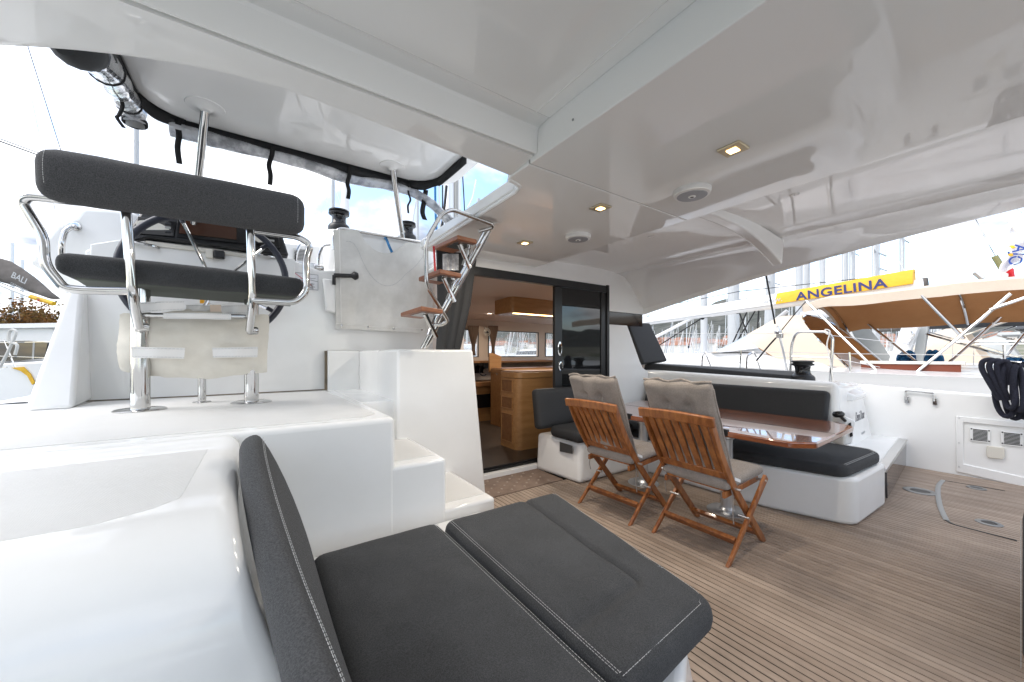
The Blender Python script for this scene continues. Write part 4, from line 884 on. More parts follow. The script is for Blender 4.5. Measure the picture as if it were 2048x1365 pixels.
ic_ = thing('sunbed_cushion', 'charcoal sunbed cushion on the inner side against the backrest', 'cushion', (.5, 1.0, .3), 'sunbed cushions')
o2_ = MB().pad((.497, 1.06, .362), (.297, 0, 0), (0, .80, 0), (0, 0, .062), .05, .008, 26, .011, 8).build('cushion', fab, ic_)
for dx in (.022, .034): stitch([V((.794 - dx, .30 + 1.52 * i / 40, .4235)) for i in range(41)]).build('stitching', thread, o2_)
stitch([V((.22 + .56 * i / 14, 1.845, .410)) for i in range(15)]).build('stitching', thread, o2_)
bk = thing('lounge_bolster', 'tall charcoal backrest cushion leaning on the white coaming', 'cushion', (.1, 1.2, .4))
tops = [(1.86, .955, .030), (1.80, .985, .015), (1.72, .975, .014), (1.60, .93, .022), (1.42, .855, .043), (1.20, .79, .070), (1.04, .752, .090), (.74, .70, .128), (.45, .66, .155), (.2, .64, .17)]
tp_ = spline([V((t_[2], t_[0], t_[1])) for t_ in tops], 4)
rings = []
for i, q in enumerate(tp_):
    e = min(1, (i + .02) / 3.0); sh = (1 - (1 - e) ** 2) ** .5
    xb = .215; zb_ = .405; th = .085 * (.35 + .65 * sh); top = V((q.x, q.y, q.z - (1 - sh) * .10)); bot = V((xb, q.y, zb_))
    d = (bot - top); n_ = V((d.z, 0, -d.x)).normalized(); n_ = n_ if n_.x < 0 else -n_
    belly = V((.018, 0, .006)) * sh
    A, B = top, bot; A2, B2 = top + n_ * th + V((0, 0, -.02)), bot + n_ * th
    rings.append([A + (A2 - A) * .12 + V((0, 0, .004)), A + d * .035, A + d * .2 + belly * .7, A + d * .5 + belly, A + d * .8 + belly * .5, B, B + (B2 - B) * .5, B2, A2 + (B2 - A2) * .6, A2 + (B2 - A2) * .2, A2 + (B2 - A2) * .05, A + (A2 - A) * .72 + V((0, 0, .012)), A + (A2 - A) * .4 + V((0, 0, .012))])
o = MB().loft(rings).build('cushion', fabl, bk, ang=70); ss = o.modifiers.new('sub', 'SUBSURF'); ss.levels = 1; ss.render_levels = 1
for off in (.004, .016): stitch([rings[i][1] + (rings[i][2] - rings[i][1]).normalized() * off + V((.003, 0, .003)) for i in range(3, len(rings))], .0009).build('stitching', thread, o)
# aft bench cushion peeping in at the right edge
ac = thing('aft_bench_cushion', 'dark bench cushion cut off by the right edge of the picture', 'cushion', (3.1, -.1, 0))
o4_ = MB().pad((3.08, -.12, .35), (.55, 0, 0), (0, .205, 0), (0, 0, .335), .06, .01, 8).build('cushion', fab, ac)
for dx in (.02, .032): stitch([V((2.545 + dx, .088, .62 - .6 * i / 24)) for i in range(25)]).build('stitching', thread, o4_)

# ================================================================ STARBOARD SETTEE
def plan(pts, z0, z1, bev, nm, m, par, seg=4): return MB().prism([(x, y, z0) for x, y in pts], (0, 0, z1 - z0)).build(nm, m, par, bevel=bev, seg=seg)
def rnd(pts, r, n=5): return [(q.x, q.y) for q in fillet([V((x, y, 0)) for x, y in pts], r, n, closed=True)]
sbs = thing('settee', 'white moulded L-shaped settee base around the table', 'settee base', (3.9, 2, 0))
MB().hexa([(2.66, 2.69, 0), (3.58, 2.69, 0), (3.58, 3.33, 0), (2.60, 3.33, 0), (2.70, 2.71, .41), (3.58, 2.71, .41), (3.58, 3.33, .41), (2.62, 3.33, .41)]).build('short_base', gel, sbs, bevel=.045, seg=5)
plan(rnd([(3.545, 3.32), (3.545, 1.42), (3.70, .86), (4.52, .84), (4.60, 1.30), (4.78, 1.34), (4.78, 3.32)], .10), 0, .36, .03, 'long_base', gel, sbs)
MB().prism([P(x, y, X=2.655) + V((-.012, 0, 0)) for x, y in ((1121, 903), (1121, 884), (1146, 892), (1146, 908))], (.006, 0, 0)).build('name_plate', pm('plate_grey', (.055, .055, .055), .4), sbs, bevel=.001)
sc1 = thing('settee_seat_cushion', 'long dark settee cushion with pale stitching at its aft end', 'cushion', (4, 1.8, .36), 'settee cushions')
cpts = rnd([(3.50, 3.1), (3.50, 1.50), (3.64, .90), (4.42, .86), (4.56, .96), (4.55, 1.30), (4.62, 1.36), (4.62, 3.3), (3.60, 3.3)], .09)
o3_ = plan(cpts, .362, .452, .03, 'cushion', fab, sc1)
stitch([V((3.70, .915, .4545)), V((4.40, .885, .4545)), V((4.50, .96, .4545)), V((4.52, 1.24, .4545))], .0018).build('stitching', thread, o3_)
stitch([V((3.72, .93, .4545)), V((4.39, .90, .4545)), V((4.485, .965, .4545)), V((4.505, 1.24, .4545))], .0018).build('stitching', thread, o3_)
sc2 = thing('settee_seat_cushion', 'short black seat cushion beside the doorway', 'cushion', (3.0, 2.9, .41), 'settee cushions')
MB().pad((3.04, 2.88, .472), (.43, 0, 0), (0, .225, 0), (0, 0, .06), .05, .008, 12, .004).build('cushion', fabk, sc2)
bk2 = thing('settee_back_cushion', 'black back cushion standing at the door end of the settee', 'cushion', (2.9, 3.2, .5), 'settee back cushions')
MB().pad((2.93, 3.20, .70), (.44, 0, 0), (0, .03, .215), (0, -.055, .008), .045, .01, 12, .005).build('cushion', fabk, bk2)
bk3 = thing('settee_back_cushion', 'long black back cushion along the starboard coaming', 'cushion', (4.6, 2.3, .5), 'settee back cushions')
ang_ = V((.075, 0, .235))
MB().pad((4.585, 2.29, .695), (0, 1.02, 0), ang_, (-.05, 0, .016), .04, .008, 16, .005).build('cushion', fabk, bk3)
# coaming
cm = thing('starboard_coaming', 'white moulded starboard coaming behind the settee', 'coaming', (5.4, 2.5, 0))
MB().hexa([(4.66, 1.20, .0), (6.24, 1.24, .0), (6.24, 3.46, .0), (4.66, 3.46, 0), (4.70, 1.22, 1.02), (6.24, 1.40, .93), (6.24, 6.5, 1.05), (4.72, 3.46, 1.075)]).build('block', gel, cm, bevel=.06, seg=5)
MB().prism([P(x, y, X=4.66) for x, y in ((1288, 742), (1290, 742), (1288, 762), (1286, 762))], (-.004, 0, 0)).build('joint_line', grey, cm)
lettering('Demi Doux', .15, (5.46, 1.232, .62), (1, .05, 0), (0, 0, 1), inkg, cm, sx=.62, shear=.15, spacing=.92, bold=-.008)
lettering('TOULON', .04, (5.58, 1.232, .42), (1, .05, 0), (0, 0, 1), inkl, cm)
MB().hexa([(5.15, 1.215, .80), (5.75, 1.24, .80), (5.75, 1.5, .80), (5.15, 1.5, .80), (5.2, 1.20, .86), (5.7, 1.23, .86), (5.7, 1.5, .98), (5.2, 1.5, .98)]).build('moulded_scoop', gel, cm, bevel=.02)
lg = thing('side_deck_cushion', 'long flat black lounging cushion on top of the starboard coaming', 'cushion', (5.1, 2.5, 1.05))
MB().hexa([P(1283, 748, X=4.72), P(1578, 768, X=4.9), (5.45, 1.72, 1.03), (5.45, 3.4, 1.06), P(1274, 725, X=4.76), P(1586, 752, X=4.95), (5.45, 1.75, 1.085), (5.45, 3.5, 1.13)]).build('cushion', fabk, lg, bevel=.02)
q = [P(1288, 728, X=4.60), P(1336, 722, X=5.15), P(1300, 646, X=5.05), P(1254, 645, X=4.50)]
n_ = (q[1] - q[0]).cross(q[3] - q[0]).normalized() * .075
kk = [a - n_ * 1.05 for a in q]; sg_ = V((0, .45, -.0)); MB().hexa(kk + [a + sg_ for a in kk]).build('lounger_rise', gel, cm, bevel=.02)
lb = thing('side_deck_cushion', 'black reclining cushion propped against the bulkhead above the coaming', 'cushion', (5, 3.3, 1.1))
MB().hexa([q[0], q[1], q[2], q[3], q[0] - n_, q[1] - n_, q[2] - n_, q[3] - n_]).build('cushion', fabk, lb, bevel=.025, seg=4)
winch(1605, 766, X=5.05, s=1.05, label='black sheet winch on the starboard coaming at the end of the long cushion')
hk = thing('engine_throttle', 'white throttle box with round black knob at the settee corner', 'throttle', P(1690, 880, X=4.78))
tq = [P(1687, 893, d=3.46), P(1706, 889, d=3.46), P(1714, 842, d=3.46), P(1691, 832, d=3.46)]
MB().prism(tq, (.08, .12, .0)).build('housing', white, hk, bevel=.02)
MB().prism([P(1700, 875, d=3.455), P(1705, 872, d=3.455), P(1701, 845, d=3.455), P(1696, 848, d=3.455)], (-.004, -.006, 0)).build('slot', blackg, hk, bevel=.003)
kc = P(1677, 829, d=3.42); MB().lathe([(.002, -.03), (.03, -.026), (.045, -.008), (.045, .008), (.03, .026), (.002, .03)], kc, (0, .2, 1), 24).build('knob', blackp, hk)
MB().tube([kc, P(1690, 842, d=3.46)], .014, 8).build('stem', blackp, hk)
# step with smoked glass front
gs = thing('boarding_step', 'white side step with smoked glass front by the starboard wall', 'step', (5.4, 1.1, 0))
MB().hexa([(4.58, .875, 0), (6.24, 1.015, 0), (6.24, 1.45, 0), (4.58, 1.4, 0), (4.50, .87, .295), (6.24, 1.01, .31), (6.24, 1.45, .31), (4.6, 1.4, .295)]).build('box', gel, gs, bevel=.012)
MB().hexa([(4.62, .858, .02), (6.18, .996, .02), (6.18, 1.004, .02), (4.62, .872, .02), (4.55, .850, .262), (6.18, .993, .275), (6.18, 1.004, .275), (4.55, .866, .262)]).build('glass_front', pm('smoked_perspex', (.055, .05, .05), .04, spec=.7), gs)
MB().hexa([(4.52, .845, .268), (6.2, .988, .282), (6.2, 1.06, .282), (4.52, .915, .268), (4.52, .845, .302), (6.2, .988, .318), (6.2, 1.06, .318), (4.52, .915, .302)]).build('nosing', brushed, gs, bevel=.004)
# starboard wall
swl = thing('starboard_wall', 'low white cockpit wall with recessed vent panel on the starboard side', 'wall', (6.3, .2, 0))
MB().hexa([(6.24, -1.5, -.05), (6.42, -1.5, -.05), (6.42, 1.5, -.05), (6.24, 1.5, -.05), (6.25, -1.5, .80), (6.40, -1.5, .80), (6.40, 1.7, .925), (6.25, 1.7, .925)]).build('wall', gel, swl, bevel=.02)
MB().hexa([(6.26, 1.52, .3), (6.42, 1.52, .3), (6.42, 8, .3), (6.26, 8, .3), (6.26, 1.52, .92), (6.40, 1.52, .92), (6.40, 8, 1.0), (6.26, 8, 1.0)]).build('gunwale', gel, swl, bevel=.02)
def onw(px, py, o=0): return P(px, py, X=6.24 - o)
fo = [(1912, 832), (2060, 846), (2060, 978), (1912, 944)]
fi = [(1927, 845), (2060, 858), (2060, 957), (1927, 928)]
a = [onw(*q, .012) for q in fo]; b = [onw(*q, .012) for q in fi]; a0_ = [onw(*q, -.002) for q in fo]; b0_ = [onw(*q, -.002) for q in fi]
MB().add(a + b + a0_ + b0_, [(i, (i + 1) % 4, 4 + (i + 1) % 4, 4 + i) for i in range(4)] + [(i, 8 + i, 8 + (i + 1) % 4, (i + 1) % 4) for i in range(4)] + [(4 + i, 4 + (i + 1) % 4, 12 + (i + 1) % 4, 12 + i) for i in range(4)]).build('panel_frame', gel, swl, bevel=.008)
for x, y in ((1918, 836), (1918, 886), (1918, 934)): MB().lathe([(.006, 0), (.005, .003), (.001, .004)], onw(x, y, .014), (-1, 0, 0), 10).build('screw', brushed, swl)
for k, (x0, y0, x1, y1) in enumerate(((1940, 855, 1981, 885), (2002, 862, 2046, 893))):
    vt = thing('air_vent', ('louvred white vent nearest the settee on the starboard wall', 'louvred white vent nearest the right edge on the starboard wall')[k], 'vent', onw((x0 + x1) / 2, (y0 + y1) / 2), 'wall vents')
    sl2 = 5; MB().prism([onw(x0, y0, .004), onw(x1, y0 + sl2, .004), onw(x1, y1 + 2, .004), onw(x0, y1 - 3, .004)], (-.006, 0, 0)).build('plate', white, vt, bevel=.004)
    for i in range(9):
        t_ = .12 + .76 * i / 8; ya = y0 + (y1 - 3 - y0) * t_; yb = y0 + sl2 + (y1 + 2 - y0 - sl2) * t_
        MB().bar(onw(x0 + 6, ya + .8, .0115), onw(x1 - 6, yb - .8, .0115), (.001, 0, 0), (0, 0, .0042)).build('louvre_slot', darkk, vt)
    for cx_, cy_ in ((x0 + 3, y0 + 3), (x1 - 3, y0 + 7), (x1 - 3, y1 - 2), (x0 + 3, y1 - 6)): MB().lathe([(.007, 0), (.005, .003), (.001, .003)], onw(cx_, cy_, .0115), (-1, 0, 0), 8).build('screw', darkk, vt)
skt = thing('shower_cover', 'cream flap cover below the vents on the starboard wall', 'cover', onw(1991, 905))
MB().prism([onw(x, y, .003) for x, y in ((1974, 891), (2010, 895), (2010, 914), (2006, 919), (1976, 916), (1973, 910))], (-.02, 0, 0)).build('flap', cream, skt, bevel=.008)
gt = thing('gate_latch', 'thin steel gate bar with two latches on top of the starboard wall', 'latch', onw(1840, 790))
for (x, y) in ((1814, 800), (1870, 804)):
    MB().prism([onw(x + dx, y + dy, .002) for dx, dy in ((-5, -8), (5, -7), (5, 7), (-5, 6))], (-.015, 0, 0)).build('plate', chrome, gt, bevel=.004)
MB().tube(fillet([onw(1812, 800, .02), onw(1811, 783, .02), onw(1815, 782, .02), onw(1866, 787, .02), onw(1868, 790, .02), onw(1868, 803, .02)], .02), .008, 8).build('bar', chrome, gt)

# ================================================================ TABLE
tb = thing('cockpit_table', 'varnished wooden cockpit table with clipped corners on two grey pedestals', 'table', (3.55, 1.96, 0))
tpl = rnd([(3.18, .94), (4.00, .94), (4.12, 1.06), (4.12, 2.85), (4.0, 2.97), (3.18, 2.97), (3.06, 2.85), (3.06, 1.06)], .02, 3)
MB().prism([(x, y, .655 + (x - 3.59) * .026) for x, y in tpl], (0, 0, .046)).build('top', varnish, tb, bevel=.010)
MB().bar((3.59, .95, .7015), (3.59, 2.96, .7015), (.0015, 0, 0), (0, 0, .0006)).build('leaf_joint', darkk, tb)
for yy in (1.56, 2.37):
    MB().lathe([(.15, 0), (.15, .008), (.14, .016), (.06, .022), (.045, .04), (.045, .60), (.06, .61), (.06, .654)], (3.23, yy, -.006), n=36).build('pedestal', alu, tb)
for x_, y_ in ((3.055, 2.42), (3.055, 1.50)): MB().box((x_, y_ - .03, .652), (x_ + .03, y_ + .03, .7045)).build('hinge_clip', blackp, tb, bevel=.004)

# ================================================================ FOLDING CHAIRS
def chair_parts(t):
    W2 = .235
    def legA(s):   # long leg: front foot -> back top
        pts = spline([(.53, s * W2, 0), (.33, s * W2, .22), (.12, s * W2, .46), (-.03, s * W2, .68), (-.145, s * W2, .90)], 5); r = []
        for i, p in enumerate(pts):
            d = (pts[min(i + 1, len(pts) - 1)] - pts[max(i - 1, 0)]).normalized(); n_ = V((d.z, 0, -d.x)); r.append([p + n_ * .024 + V((0, -.011, 0)), p + n_ * .024 + V((0, .011, 0)), p - n_ * .024 + V((0, .011, 0)), p - n_ * .024 + V((0, -.011, 0))])
        for k in range(4): r[0][k].z = 0
        return MB().loft(r).build('leg', chairwood, t, bevel=.004, seg=2)
    for s in (-1, 1):
        legA(s)
        a, b = V((.0, s * .262, 0)), V((.50, s * .262, .46)); d = (b - a).normalized(); n_ = V((d.z, 0, -d.x))
        r = [[p + n_ * .024 + V((0, -.011, 0)), p + n_ * .024 + V((0, .011, 0)), p - n_ * .024 + V((0, .011, 0)), p - n_ * .024 + V((0, -.011, 0))] for p in (a, b)]
        for k in range(4): r[0][k].z = 0
        MB().loft(r).build('leg', chairwood, t, bevel=.004, seg=2)
        MB().bar((.06, s * .205, .405), (.50, s * .205, .435), (0, .010, 0), (0, 0, .02)).build('seat_rail', chairwood, t, bevel=.003, seg=2)
        for p in ((.235, .243), (.125, .445), (.47, .44)): MB().lathe([(.008, -.034), (.008, .034)], (p[0], s * .245, p[1]), (0, 1, 0), 10).build('bolt', brushed, t)
    MB().bar((.125, -.25, .115), (.125, .25, .115), (.010, 0, .009), (-.018, 0, .022)).build('stretcher', chairwood, t, bevel=.003, seg=2)
    MB().bar((.455, -.225, .075), (.455, .225, .075), (.009, 0, .009), (-.016, 0, .016)).build('stretcher', chairwood, t, bevel=.003, seg=2)
    # back: bowed top rail, lower rail, slats
    rg = []
    for k in range(9):
        u = -1 + k / 4; c = V((-.150 - .022 * (1 - u * u), u * .265, .895 + .012 * (1 - u * u))); rg.append([c + V((.014, 0, -.032)), c + V((-.010, 0, -.036)), c + V((-.024, 0, .026)), c + V((.0, 0, .032))])
    MB().loft(rg).build('top_rail', chairwood, t, bevel=.006, seg=2)
    MB().bar((.063, -.225, .535), (.063, .225, .535), (.010, 0, .007), (-.015, 0, .024)).build('lower_rail', chairwood, t, bevel=.003, seg=2)
    for k in range(7):
        y = -.186 + k * .062; MB().bar((.052, y, .55), (-.128 - .02 * (1 - (y / .265) ** 2), y, .872), (0, .021, 0), (.006, 0, .004)).build('slat', chairwood, t, bevel=.002, seg=2)
    for k in range(6): MB().bar((.10 + k * .072, -.20, .437), (.10 + k * .072, .20, .437), (.026, 0, .003), (0, 0, .007)).build('seat_slat', chairwood, t)
def cushion_parts(t, seed):
    def tuft(cs):
        return lambda x, y: sum(.034 * math.exp(-((x - a) ** 2 + (y - b) ** 2) / .0016) for a, b in cs) + .004 * math.exp(-(abs(abs(x) - .07) / .006) ** 2)
    MB().pad((.30, 0, .478), (0, .235, 0), (.245, 0, .014), (0, 0, .026), .024,   .014, 26, .018, seed, tuft([(.07, .0), (-.07, 0)])).build('seat_pad', chaircloth, t)
    d = V((-.235, 0, .565)); L2 = d.length / 2; dn = d.normalized(); nn = V((-dn.z, 0, dn.x))
    c = V((.092, 0, .500)) + d * .5 + V((.018, 0, .02))
    MB().pad(c, (0, .238, 0), dn * (L2 + .04), nn * .030, .026, .020, 30, .024, seed + 5, tuft([(.075, .19), (-.075, .19), (.075, -.02), (-.075, -.02)])).build('back_pad', chaircloth, t)
    e = [c + V((0, y, 0)) + dn * (L2 + .045 + .006 * math.sin(y * 41 + seed)) + nn * (.012 * math.sin(y * 30)) for y in [-.235 + .47 * i / 12 for i in range(13)]]
    MB().tube(e, .008, 6).build('piping', chaircloth, t)
    for s in (-1, 1): MB().tube([c + V((0, s * .238, 0)) + dn * (-L2 + 2 * L2 * i / 8) + nn * .004 * math.sin(i * 2.2) for i in range(9)], .007, 6).build('piping', chaircloth, t)
    q_ = V((.12, -.24, .50)); MB().slab(lambda u, v: q_ + V((.045 * u, -.004 - .012 * u, .02 * v - .02 * u)), .002, 3, 3).build('care_label', white, t)
    for s in (-1, 1): MB().tube(spline([V((.10, s * .22, .47)), V((.115, s * .235, .40)), V((.105, s * .24, .30 if s < 0 else .34)), V((.12, s * .238, .22 if s < 0 else .28))], 4), .0035, 5).build('tie_string', chaircloth, t)
for k, (loc, rz, la, lb_) in enumerate((((2.335, 2.10, 0), R_(1.5), 'folding wooden chair nearer the saloon door, back turned to the camera', 'taupe padded cushion on the chair nearer the saloon door'),
                                        ((2.385, 1.405, 0), R_(-1), 'folding wooden chair nearer the camera, back turned to the camera', 'taupe padded cushion on the chair nearer the camera'))):
    t = thing('folding_chair', la, 'chair', (0, 0, 0), 'folding chairs at the table'); chair_parts(t); t.location = loc; t.rotation_euler = (0, 0, rz)
    t = thing('chair_cushion', lb_, 'cushion', (0, 0, 0), 'chair cushions'); cushion_parts(t, 3.0 * k); t.location = loc; t.rotation_euler = (0, 0, rz)

# ================================================================ RAILS, SHROUD, ROPE ON THE STARBOARD SIDE
XR = 6.22
ur = thing('stern_gate_rail', 'polished steel U-shaped rail on the starboard gunwale behind the winch', 'rail', P(1625, 770, X=XR))
MB().tube(fillet([P(1580, 772, X=XR), P(1583, 690, X=XR), P(1592, 664, X=XR), P(1655, 664, X=XR), P(1666, 676, X=XR), P(1660, 774, X=XR)], .10, 7), .017, 10).build('hoop', chrome, ur)
MB().tube([P(1582, 713, X=XR), P(1664, 716, X=XR)], .012, 8).build('mid_bar', chrome, ur)
MB().tube(spline([P(1648, 664, X=XR - .02), P(1656, 669, X=XR - .03), P(1650, 660, X=XR - .03), P(1660, 664, X=XR - .02), P(1654, 690, X=XR - .02), P(1660, 720, X=XR - .02), P(1667, 765, X=XR)], 6), .008, 6).build('lashing', ropeW, ur)
for k, (x0, x1, y0) in enumerate(((1493, 1521, 740), (1404, 1422, 734))):
    fh = thing('fairlead_hoop', ('small steel hoop on the gunwale left of the shroud', 'small steel hoop farthest along the gunwale')[k], 'hoop', P((x0 + x1) / 2, y0, X=XR), 'gunwale hoops')
    MB().tube(fillet([P(x0, y0, X=XR), P(x0 + 1, 712, X=XR), P((x0 + x1) / 2, 704, X=XR), P(x1 - 9, 712, X=XR), P(x1, y0, X=XR)], .06, 6), .012, 8).build('hoop', chrome, fh)
sh = thing('backstay_tackle', 'black stay with turnbuckle rising from the starboard gunwale', 'rigging', P(1575, 745, X=XR))
MB().tube([P(1531, 545, X=5.6), P(1550, 648, X=XR - .1)], .011, 8).build('stay', ropeK, sh)
MB().lathe([(.02, -.06), (.045, -.05), (.048, -.02), (.03, 0), (.02, .03), (.016, .06)], P(1556, 660, X=XR - .1), (-.1, 0, 1), 14).build('toggle', brushed, sh)
MB().box(P(1552, 677, X=XR - .13), P(1564, 667, X=XR - .07) + V((0, -.02, 0))).build('clevis', brushed, sh, bevel=.006)
MB().tube([P(1560, 676, X=XR - .1), P(1566, 700, X=XR - .08), P(1575, 748, X=XR)], .016, 8).build('turnbuckle', brushed, sh)
MB().tube(spline([P(1552, 676, X=XR - .12), P(1535, 695, X=XR - .1), P(1513, 722, X=XR)], 5), .012, 8).build('strop', ropeK, sh)
MB().tube([P(1560, 665, X=XR - .1), P(1590, 628, X=XR + .4), P(1612, 603, X=XR + .7)], .007, 6).build('guy_line', ropeK, sh)
for nm, y0, y1, lab in (('upper_lifeline', 668, 667, ''), ('lower_lifeline', 712, 714, '')):
    pass
lf = thing('lifelines', 'pair of thin wire lifelines along the starboard gunwale', 'lifeline', P(1585, 670, X=XR))
for a, b in (((1340, 667), (1584, 668)), ((1380, 709), (1583, 714)), ((1666, 672), (1830, 690)), ((1664, 716), (1760, 735))): MB().tube([P(*a, X=XR), P(*b, X=XR)], .004, 5).build('wire', brushed, lf)
rc = thing('rope_coil', 'thick navy mooring rope hung in loops at the right edge', 'rope', P(2010, 830, X=6.05))
XC = 6.05
def rloop(cx_, top_, bot, wd, dx, tl=0):
    pts = []
    for i in range(28):
        a = 2 * math.pi * i / 28; yy = (top_ + bot) / 2 - (bot - top_) / 2 * math.cos(a); ww = wd * (.75 + .35 * (yy - top_) / (bot - top_))
        pts.append(P(cx_ + math.sin(a) * ww + tl * (yy - top_) / 100, yy, X=XC + dx + .03 * math.sin(a * 2)))
    return pts
for k, ar in enumerate(((2004, 727, 834, 22, 0, 10), (2012, 730, 818, 13, -.06, 12), (2024, 728, 838, 20, .03, 6), (2034, 731, 822, 12, -.07, 6), (2046, 728, 836, 20, .0, 2))):
    MB().tube(rloop(*ar), .021, 10, closed=True).build('loop', ropeN, rc)
for k in range(3):
    MB().tube(spline([P(2014 + k * 6, 770, X=XC - .05), P(1992 + k * 12, 724 + k, X=XC - .09), P(1968 + k * 15, 722 + 2 * k, X=XC - .11), P(1964 + k * 15, 738, X=XC - .10), P(1980 + k * 12, 768, X=XC - .08), P(2000 + k * 8, 800, X=XC - .03)], 7), .021, 10).build('turn', ropeN, rc)
MB().tube([P(2000, 722, X=XC + .02), P(2070, 728, X=XC + .02)], .012, 8).build('rail', chrome, rc)
# ================================================================ WATER, HILLS
WZ = -1.65
wt = MB().add([(-9000, -9000, WZ), (9000, -9000, WZ), (9000, 9000, WZ), (-9000, 9000, WZ)], [(0, 1, 2, 3)]).build('water', watm, smooth=False); wt['kind'] = 'structure'
def pol(az, d, z): return V((math.sin(az) * d, math.cos(az) * d, z))
def hill(name, m, d0, d1, az0, az1, hf, nu, nv, seed):
    mb = MB()
    def fn(u, v):
        az = az0 + (az1 - az0) * u; d = d0 + (d1 - d0) * v; h = hf(math.degrees(az)) * math.sin(min(1, v * 1.05) * math.pi / 2) ** 1.2
        e = min(1, u / .06, (1 - u) / .06); p = pol(az, d, 0)
        n_ = mnoise.fractal(p * .0016 + V((seed, 0, 0)), 1, 2.1, 7)
        return V((p.x, p.y, WZ - 1 + (h * (1 + .35 * n_) + 14 * n_ * v) * max(0, e)))
    mb.grid(fn, nu, nv); o = mb.build(name, m, ang=180); o['kind'] = 'structure'
def hprof(a):   # azimuth in degrees clockwise from the bow -> crest height
    pts = [(-20, 60), (10, 150), (22, 165), (30, 185), (40, 215), (52, 190), (58, 215), (66, 255), (72, 230), (78, 130), (90, 110), (130, 120), (180, 100)]
    for (x0, y0), (x1, y1) in zip(pts, pts[1:]):
        if x0 <= a <= x1: t = (a - x0) / (x1 - x0); t = t * t * (3 - 2 * t); return y0 + (y1 - y0) * t
    return 80
hill('hills', hillm, 620, 2300, R_(-12), R_(170), hprof, 260, 46, 3)
shore = MB().grid(lambda u, v: pol(R_(5) + R_(150) * u, 400 + 260 * v, WZ - .5 + 3.0 * min(1, v * 14) + 12 * v), 80, 14).build('shore', pm('shore_ground', (.28, .26, .21), .9, var=(.05, .9), c2=(.10, .12, .06)), ang=180); shore['kind'] = 'structure'
# ================================================================ HILLSIDE HOUSES
hm1 = MB().box((-5, -4, 0), (5, 4, 6)); hm1 = hm1.mesh('wall', smooth=False); hm1.materials.append(wallm)
hm2 = MB().prism([(-5.5, -4.5, 6), (-5.5, 4.5, 6), (-5.5, 0, 8.4)], (11, 0, 0)).mesh('roof', smooth=False); hm2.materials.append(roofm)
wmw = MB()
for i in range(3):
    for j in range(2): wmw.box((-3.6 + i * 2.7, -4.04, 1 + j * 2.6), (-2.4 + i * 2.7, -4.01, 2.5 + j * 2.6)); wmw.box((-5.04, -2.6 + i * 2 , 1 + j * 2.6), (-5.01, -1.6 + i * 2, 2.5 + j * 2.6))
hm3 = wmw.mesh('window', smooth=False); hm3.materials.append(blackp)
rh = random.Random(5)
for i in range(150):
    az = R_(24 + 82 * rh.random()) if i % 3 else R_(50 + 30 * rh.random()); v = rh.random() ** 1.6; d = 430 + 330 * v
    t = thing('hillside_house', 'small pale house with terracotta roof on the far hillside', 'house', (0, 0, 0), 'houses on the far hillside')
    for me in (hm1, hm2, hm3):
        o = bpy.data.objects.new(me.name, me); col.objects.link(o); o.parent = t
    hz = WZ + 2.0 + 12 * min(1, (d - 400) / 260) + max(0, d - 660) * .05
    t.location = pol(az, d, hz); s = .8 + rh.random() * .9; t.scale = (s * (1 + rh.random()), s, s * (.8 + .5 * rh.random())); t.rotation_euler = (0, 0, rh.random() * 6.3)
# ================================================================ FAR MARINA
def far_hull():
    r = []
    for k in range(9):
        t = k / 8; y = -5.5 + 11 * t; w_ = 1.75 * (1 - max(0, t - .35) ** 2 * 2.3) if t < .98 else .06; z = 1.15 + .35 * t
        w_ = max(w_, .05); r.append([V((-w_, y, z)), V((-w_ * .8, y, -.2)), V((0, y, -.5)), V((w_ * .8, y, -.2)), V((w_, y, z))])
    return MB().loft(r).mesh('hull')
fh_ = far_hull(); fh_.materials.append(hullm)
fm_ = MB().tube([(0, .8, 1.3), (0, .8, 15.5)], .11, 6); fm_.tube([(-1.1, .8, 7.5), (1.1, .8, 7.5)], .05, 4); fm_.tube([(-.8, .8, 11.2), (.8, .8, 11.2)], .05, 4)
fm_ = fm_.mesh('mast'); fm_.materials.append(mastm)
fc_ = MB().hexa([(-1.1, -2.2, 1.2), (1.1, -2.2, 1.2), (.8, 3, 1.3), (-.8, 3, 1.3), (-.9, -2, 1.75), (.9, -2, 1.75), (.6, 2.4, 1.6), (-.6, 2.4, 1.6)]).mesh('cabin'); fc_.materials.append(hullm)
fb_ = MB().tube([(0, .7, 2.6), (0, -4, 2.75)], .18, 6).mesh('boom'); fb_.materials.append(hullm)
fs_ = MB().tube([(0, 5.3, 1.5), (0, .9, 15)], [.12, .05], 5).mesh('furled_sail'); fs_.materials.append(hullm)
fs2 = MB().tube([(0, 5.3, 1.5), (0, .9, 15)], [.12, .05], 5).mesh('furled_sail'); fs2.materials.append(pm('faded_blue_canvas', (.12, .18, .30), .8))
rm = random.Random(8); cnt = 0
def far_boat(az, d, i):
    t = thing('moored_yacht', 'white sailing yacht with bare mast packed in the far marina', 'yacht', (0, 0, 0), 'yachts packed in the far marina')
    for me in (fh_, fc_, fm_, fb_, fs2 if i % 7 == 0 else fs_):
        o = bpy.data.objects.new(me.name, me); col.objects.link(o); o.parent = t
    s = .75 + rm.random() * .55; t.location = pol(az, d, WZ + .2); t.scale = (s, s, s * (.85 + rm.random() * .3)); t.rotation_euler = (0, 0, R_(90 if rm.random() < .75 else 0) + rm.uniform(-.06, .06))
for i in range(215):
    d = 165 + 190 * (i / 215) ** 1.1 + rm.random() * 8; az = R_(47 + 37 * rm.random()); far_boat(az, d, i)
for i in range(55):
    d = 190 + 150 * rm.random(); az = R_(16 + 31 * rm.random()); far_boat(az, d, i)
qy = MB()
